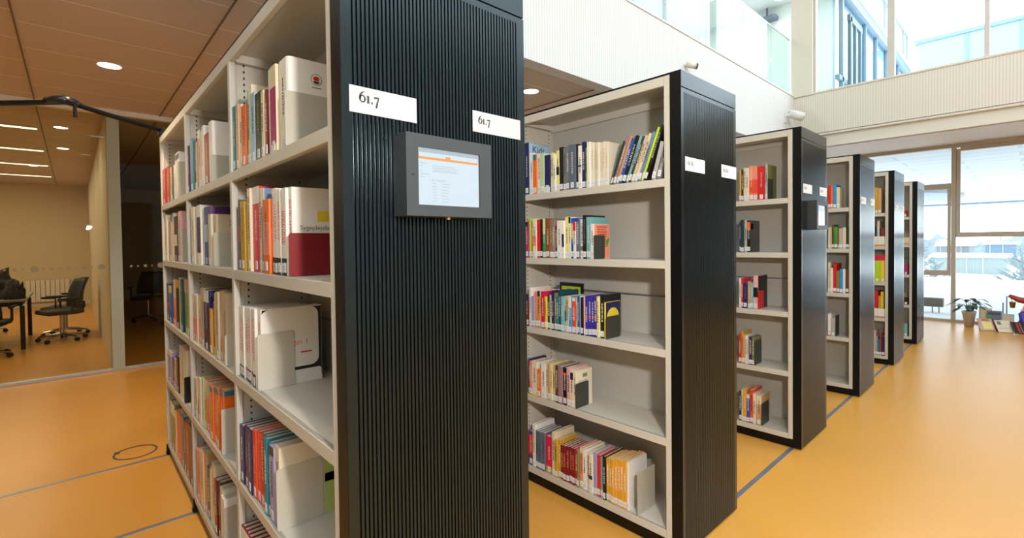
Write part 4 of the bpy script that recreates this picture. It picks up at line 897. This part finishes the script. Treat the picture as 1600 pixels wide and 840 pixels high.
def flat_book(x, y, w_, h, tilt, rz, c, lb, inner):
    o = obj('picture_book', box(bm_new(), -w_/2, w_/2, 0, 0.012, 0, h, 0.001), bmat(c)); o.location = (x, y, 0.012*math.sin(tilt)+0.001); o.rotation_euler = (-tilt, 0, rz); tag(o, lb, 'book', 'picture books on the floor by the window')
    for nm_, a in inner: 
        ic = a[4]; obj(nm_, box(bm_new(), -w_/2+a[0]*w_, -w_/2+a[1]*w_, -0.001, 0.001, a[2]*h, a[3]*h), bmat(ic), o)
    return o
flat_book(0.56, 10.32, 0.15, 0.33, 0.10, 0.0, 'beige', 'upright beige picture book standing in the crate behind the others', [('cover_picture', (0.15, 0.9, 0.5, 0.9, 'cream'))])
flat_book(0.66, 10.27, 0.17, 0.30, 0.15, 0.0, 'slate', 'slate-grey picture book leaning behind the pink-bordered one', [('cover_title', (0.1, 0.9, 0.78, 0.9, 'darkgrey')), ('cover_picture', (0.05, 0.3, 0.5, 0.75, 'green'))])
flat_book(0.80, 10.25, 0.16, 0.27, 0.25, -0.05, 'lightgrey', 'plain pale grey book leaning behind the open spread', [('cover_picture', (0.2, 0.7, 0.5, 0.9, 'beige'))])
flat_book(0.615, 10.07, 0.19, 0.235, 0.8, 0.38, 'mauvepink', 'pink-bordered picture book lying tilted in front of the crate', [('cover_picture', (0.22, 0.84, 0.12, 0.72, 'paleyellow')), ('cover_edge', (0.93, 1.0, 0.0, 1.0, 'maroon')), ('cover_title', (0.3, 0.75, 0.84, 0.92, 'rust'))])
flat_book(0.805, 10.06, 0.175, 0.225, 0.8, 0.38, 'ivory', 'open white page beside the pink-bordered picture book', [('page_picture', (0.12, 0.38, 0.62, 0.9, 'grey')), ('page_text', (0.12, 0.9, 0.3, 0.34, 'lightgrey'))])
flat_book(0.975, 10.05, 0.165, 0.22, 0.8, 0.38, 'darkbrown', 'dark picture page at the right edge, beside the open white page', [('page_picture', (0.3, 0.45, 0.05, 0.95, 'rust')), ('page_stripe', (0.55, 0.62, 0.05, 0.95, 'mauve'))])
t = thing('toy_figure', 'red cloth toy figure holding a gold cup at the right photo edge', 'toy', (1.06, 10.42, 0))
bm = bm_new(); tube(bm, [(0, 0, 0.0), (0, 0, 0.12), (0.0, 0, 0.32), (-0.01, 0, 0.50), (0, 0, 0.60)], [0.10, 0.13, 0.12, 0.085, 0.04], 16); obj('body', bm, bmat('red'), t, True)
bm = bm_new(); tube(bm, [(-0.06, -0.06, 0.02), (-0.09, -0.08, 0.14), (-0.08, -0.05, 0.26), (-0.05, 0, 0.33)], [0.05, 0.06, 0.06, 0.03], 12); obj('trousers', bm, bmat('violet'), t, True)
bm = bm_new(); tube(bm, [(-0.04, -0.02, 0.47), (-0.13, -0.05, 0.49), (-0.24, -0.07, 0.55)], [0.05, 0.045, 0.025], 12); obj('arm', bm, bmat('rust'), t, True)
bm = bm_new(); bmesh.ops.create_uvsphere(bm, u_segments=20, v_segments=14, radius=0.085); bmesh.ops.translate(bm, vec=(0.0, 0, 0.68), verts=bm.verts); obj('head', bm, bmat('tan'), t, True)
bm = bm_new(); tube(bm, [(0, 0, 0.71), (0, 0, 0.78), (0.03, 0, 0.86)], [0.09, 0.06, 0.01], 14); obj('hat', bm, bmat('magenta'), t, True)
obj('gold_cup', lathe(bm_new(), [(0.028, 0.36), (0.040, 0.45), (0.043, 0.45), (0.038, 0.455), (0.001, 0.44)], 18, (-0.20, -0.07, 0)), mat('gold', (0.80, 0.50, 0.08), 0.25, 0.8), t, True)
bm = bm_new(); tube(bm, [(-0.20, -0.07, 0.452), (-0.215, -0.07, 0.50), (-0.225, -0.07, 0.545)], 0.004, 6); obj('cup_string', bm, bmat('darkbrown'), t)
# ---------------------------------------------------------------- outside
bm = bm_new(); box(bm, -60, 60, YW+0.12, 24, -0.35, -0.06); o = struct('ground_terrace', bm, M_snow)
bm = bm_new(); N = 40; rnd = random.Random(2); V = []
for i in range(N+1):
    V.append([bm.verts.new((-160+320*j/N, 24+176*(i/N)**1.5, -0.4-3.2*min(1, i/6)+0.25*math.sin(i*1.7+j*0.9)*min(1, i/4))) for j in range(N+1)])
for i in range(N):
    for j in range(N): bm.faces.new((V[i][j], V[i][j+1], V[i+1][j+1], V[i+1][j]))
struct('ground_field', bm, M_snow, True)
struct('ceiling_canopy', box(bm_new(), -5.5, 9, YW+0.15, 31.3, 3.13, 3.32), boards('canopy_boards', (0.74, 0.78, 0.80), (0.58, 0.64, 0.67), 1.8, 0.6, 0.03, 0.5))
struct('trim_50', box(bm_new(), -5.5, 9, 31.3, 31.45, 3.03, 3.4), M_teal)
bm = bm_new(); prism(bm, [(-2.6+1.9*math.cos(t), 24.0+3.6*math.sin(t)) for t in [2*PI*k/36 for k in range(36)]], 3.02, 3.12, 'z'); struct('ceiling_canopy_disc', bm, mat('disc_grey', (0.22, 0.27, 0.30), 0.6))
t = thing('outdoor_bench', 'low brown box bench on thin legs in the snow outside the window', 'bench', (-0.30, 12.5, -0.06))
obj('bench_box', box(bm_new(), -0.6, 0.15, -0.1, 0.1, 0.13, 0.30, 0.005), mat('bench_taupe', (0.17, 0.14, 0.12), 0.6), t)
for x in (-0.5, -0.02, 0.08): obj('leg', box(bm_new(), x-0.008, x+0.008, -0.01, 0.01, 0, 0.13), bmat('slate'), t)
for i, (x, h) in enumerate(((0.706, 0.34), (0.753, 0.46))):
    bm = bm_new(); tube(bm, [(0, 0, 0), (0, 0, h)], 0.010, 8); o = obj('garden_stake', bm, bmat('slate'), loc=(x, 12.0, -0.062)); tag(o, '%s of the two thin stakes in the snow outside' % ('shorter', 'taller')[i], 'stake', 'stakes in the snow')
def shed(name, lb, x0, x1, y, z0, z1, c, roof, depth=14):
    t = thing(name, lb, 'building', (x0, y, z0)); w_ = x1-x0; h = z1-z0
    obj('walls', box(bm_new(), 0, w_, 0, depth, -1.2, h), c, t)
    bm = bm_new(); prism(bm, [(-0.3, h), (depth/2, h+roof), (depth+0.3, h)], -0.4, w_+0.4, 'x'); obj('snowy_roof', bm, M_snow, t)
    bm = bm_new()
    for k in range(int(w_/1.6)): box(bm, 0.6+k*1.6, 0.66+k*1.6, -0.05, 0.01, 0, h)
    obj('wall_seams', bm, bmat('lightgrey'), t)
    return t
shed('storage_shed', 'long pale shed with snowy roof outside the window', -9.03, -1.37, 90, -3.6, -1.32, mat('shed_pale', (0.17, 0.21, 0.21), 0.7), 0.45)
shed('distant_hall', 'blue-grey distant hall behind the pale shed', -4.9, -1.05, 120, -3.6, 0.12, mat('hall_blue', (0.08, 0.13, 0.18), 0.7), 0.4)
shed('distant_house', 'pale distant house left of the blue-grey hall', -13.0, -8.0, 135, -3.6, -0.3, mat('house_pale', (0.12, 0.14, 0.15), 0.7), 1.2)
def tree(x, y, z, h, lb, seed, m_):
    t = thing('bare_tree', lb, 'tree', (x, y, z)); rnd = random.Random(seed)
    bm = bm_new(); tube(bm, [(0, 0, 0), (0.1, 0, h*0.45), (0, 0.1, h*0.9)], [0.16, 0.10, 0.03], 7); obj('trunk', bm, m_, t)
    bm = bm_new()
    for k in range(26):
        z0 = h*rnd.uniform(0.2, 0.85); a = rnd.uniform(0, 2*PI); L = h*0.34*(1.15-z0/h); p = Vector((0.05, 0.03, z0)); q = p+Vector((math.cos(a)*L, math.sin(a)*L, L*0.7)); tube(bm, [p, q], [0.06, 0.02], 4)
        for j in range(6):
            s_ = rnd.uniform(0.3, 1); b2 = a+rnd.uniform(-1, 1); l2 = L*0.5; pp = p.lerp(q, s_); tube(bm, [pp, pp+Vector((math.cos(b2)*l2, math.sin(b2)*l2, l2*0.6))], [0.035, 0.012], 4)
    obj('branches', bm, m_, t); return t
M_frost = mat('frosted_bark', (0.15, 0.19, 0.20), 0.9)
for i, (x, y, h) in enumerate(((-5.6, 52, 4.4), (-4.3, 50, 3.6), (-6.6, 58, 5.2), (0.55, 44, 4.2), (1.15, 40, 3.9), (-4.0, 150, 6.2), (-8.6, 75, 4.6), (0.0, 80, 4.4))):
    tree(x, y, -3.5, h, ('frosted bare tree left of the pale shed, nearest', 'small frosted tree before the left end of the shed', 'tall frosted tree at the far left by the bookcase edge', 'frosted tree right of the pale shed',
         'frosted tree at the right photo edge outside', 'faint distant tree rising above the shed roof', 'faint frosted tree behind the left trees', 'faint frosted tree just right of the hall')[i], i, M_frost)
rnd = random.Random(9)
for i in range(7):
    x, y = (-3.4, -1.9, -0.5, 0.7, -2.6, -1.1, 1.6)[i], (34, 41, 34, 41, 45, 47, 36)[i]
    bm = bm_new(); bmesh.ops.create_icosphere(bm, subdivisions=3, radius=1)
    for v in bm.verts: p = v.co.copy(); q = 1+0.25*math.sin(p.x*5+i)*math.cos(p.y*6+i); v.co = Vector((p.x*q*rnd.uniform(0.99, 1.01)*0.9, p.y*q*0.6, p.z*q*0.42))
    o = obj('snowy_bush', bm, mat('bush_frost', (0.14, 0.18, 0.20), 0.9), smooth=True, loc=(x, y, -3.3)); tag(o, ('leftmost near snow-dusted bush in the field', 'snow-dusted bush in the field, second row, second from left', 'near snow-dusted bush below the shed middle', 'snow-dusted bush in the second row below the hall', 'leftmost farthest snow-dusted bush in the field', 'farthest snow-dusted bush below the shed', 'snow-dusted bush at the right photo edge outside')[i], 'bush', 'snow-dusted bushes in the field')
bm = bm_new(); rnd = random.Random(21); n = 160; A = []; B = []
for i in range(n+1):
    x = -60+110*i/n; zt = 0.9+0.8*math.sin(i*0.23)+0.5*math.sin(i*0.9+1)+rnd.uniform(-0.35, 0.35)
    A.append([bm.verts.new(p) for p in ((x, 168, -3.8), (x, 170, zt-0.8), (x, 172, zt), (x, 175, zt-1.5), (x, 178, -3.8))])
for a, c in zip(A, A[1:]):
    for j in range(4): bm.faces.new((a[j], c[j], c[j+1], a[j+1]))
o = obj('distant_woodland', bm, mat('woodland', (0.15, 0.19, 0.21), 0.9, noise=0.5, scale=0.8)); tag(o, 'faint grey line of distant woodland on the horizon', 'woodland'); o['kind'] = 'stuff'
# neighbouring upper wings across the roof court
M_band = mat('wing_band', (0.18, 0.27, 0.33), 0.6)
struct('ground_roof', box(bm_new(), -8, 30, 11.2, 40, 4.0, 4.15), M_snow) if False else None
t = thing('glazed_wing', 'glazed upper wing with dark blue-grey frames seen through the upper windows', 'building', (-1.75, 12.0, 4.0))
bm = bm_new()
for y in (0.0, 2.1, 3.3, 4.6, 6.3, 8.0): box(bm, -0.08, 0.0, y-0.05, y+0.05, 0, 2.85)
box(bm, -0.1, 0.06, -0.3, 8.0, 2.75, 2.98); box(bm, -0.08, 0, -0.3, 8.1, 0.9, 1.0); obj('frame', bm, M_teal, t)
obj('facade_glass', box(bm_new(), -0.05, -0.04, 0, 8, 0, 2.85), M_gfac, t); obj('snow_ledge', box(bm_new(), -0.4, 0.10, -0.3, 7.9, 2.985, 3.05), M_snow, t)
bm = bm_new(); box(bm, 0.0, 0.06, 0.35, 0.47, 0.8, 2.4); box(bm, 0.0, 0.06, 1.25, 1.37, 0.8, 2.3); box(bm, 0.0, 0.06, 0.30, 1.42, 2.3, 2.44); box(bm, 0.0, 0.06, 0.80, 0.86, 0.8, 2.3); obj('balcony_door_frame', bm, mat('door_frame_dark', (0.10, 0.15, 0.18), 0.5), t)
bm = bm_new()
for y in (4.5, 6.0, 7.3, 8.0): tube(bm, [(-0.05, y, 3.05), (-0.05, y, 4.1)], 0.03, 6)
tube(bm, [(-0.05, 4.0, 4.1), (-0.05, 8.0, 4.1)], 0.035, 6); obj('roof_rail', bm, M_teal, t)
t = thing('back_wing', 'pale blue rear wing parapet crossing behind the upper windows', 'building', (-1.6, 20.8, 4.0))
obj('wall_panels', box(bm_new(), 0, 9, 0, 0.2, 2.88, 4.02), mat('wing_panels', (0.27, 0.38, 0.46), 0.6), t); obj('coping', box(bm_new(), -0.1, 9.1, -0.05, 0.25, 4.02, 4.14), M_band, t)
bm = bm_new()
for x in (1.2, 2.4, 3.6, 4.8, 6.0, 7.2): box(bm, x-0.03, x+0.03, -0.03, 0.0, 2.88, 4.02)
obj('panel_joints', bm, M_band, t); obj('snow_ledge', box(bm_new(), -0.1, 9.1, -0.5, 0.2, 2.75, 2.88), M_snow, t); obj('lower_wall', box(bm_new(), 0, 9, 0, 0.2, 0, 2.75), M_snow, t)
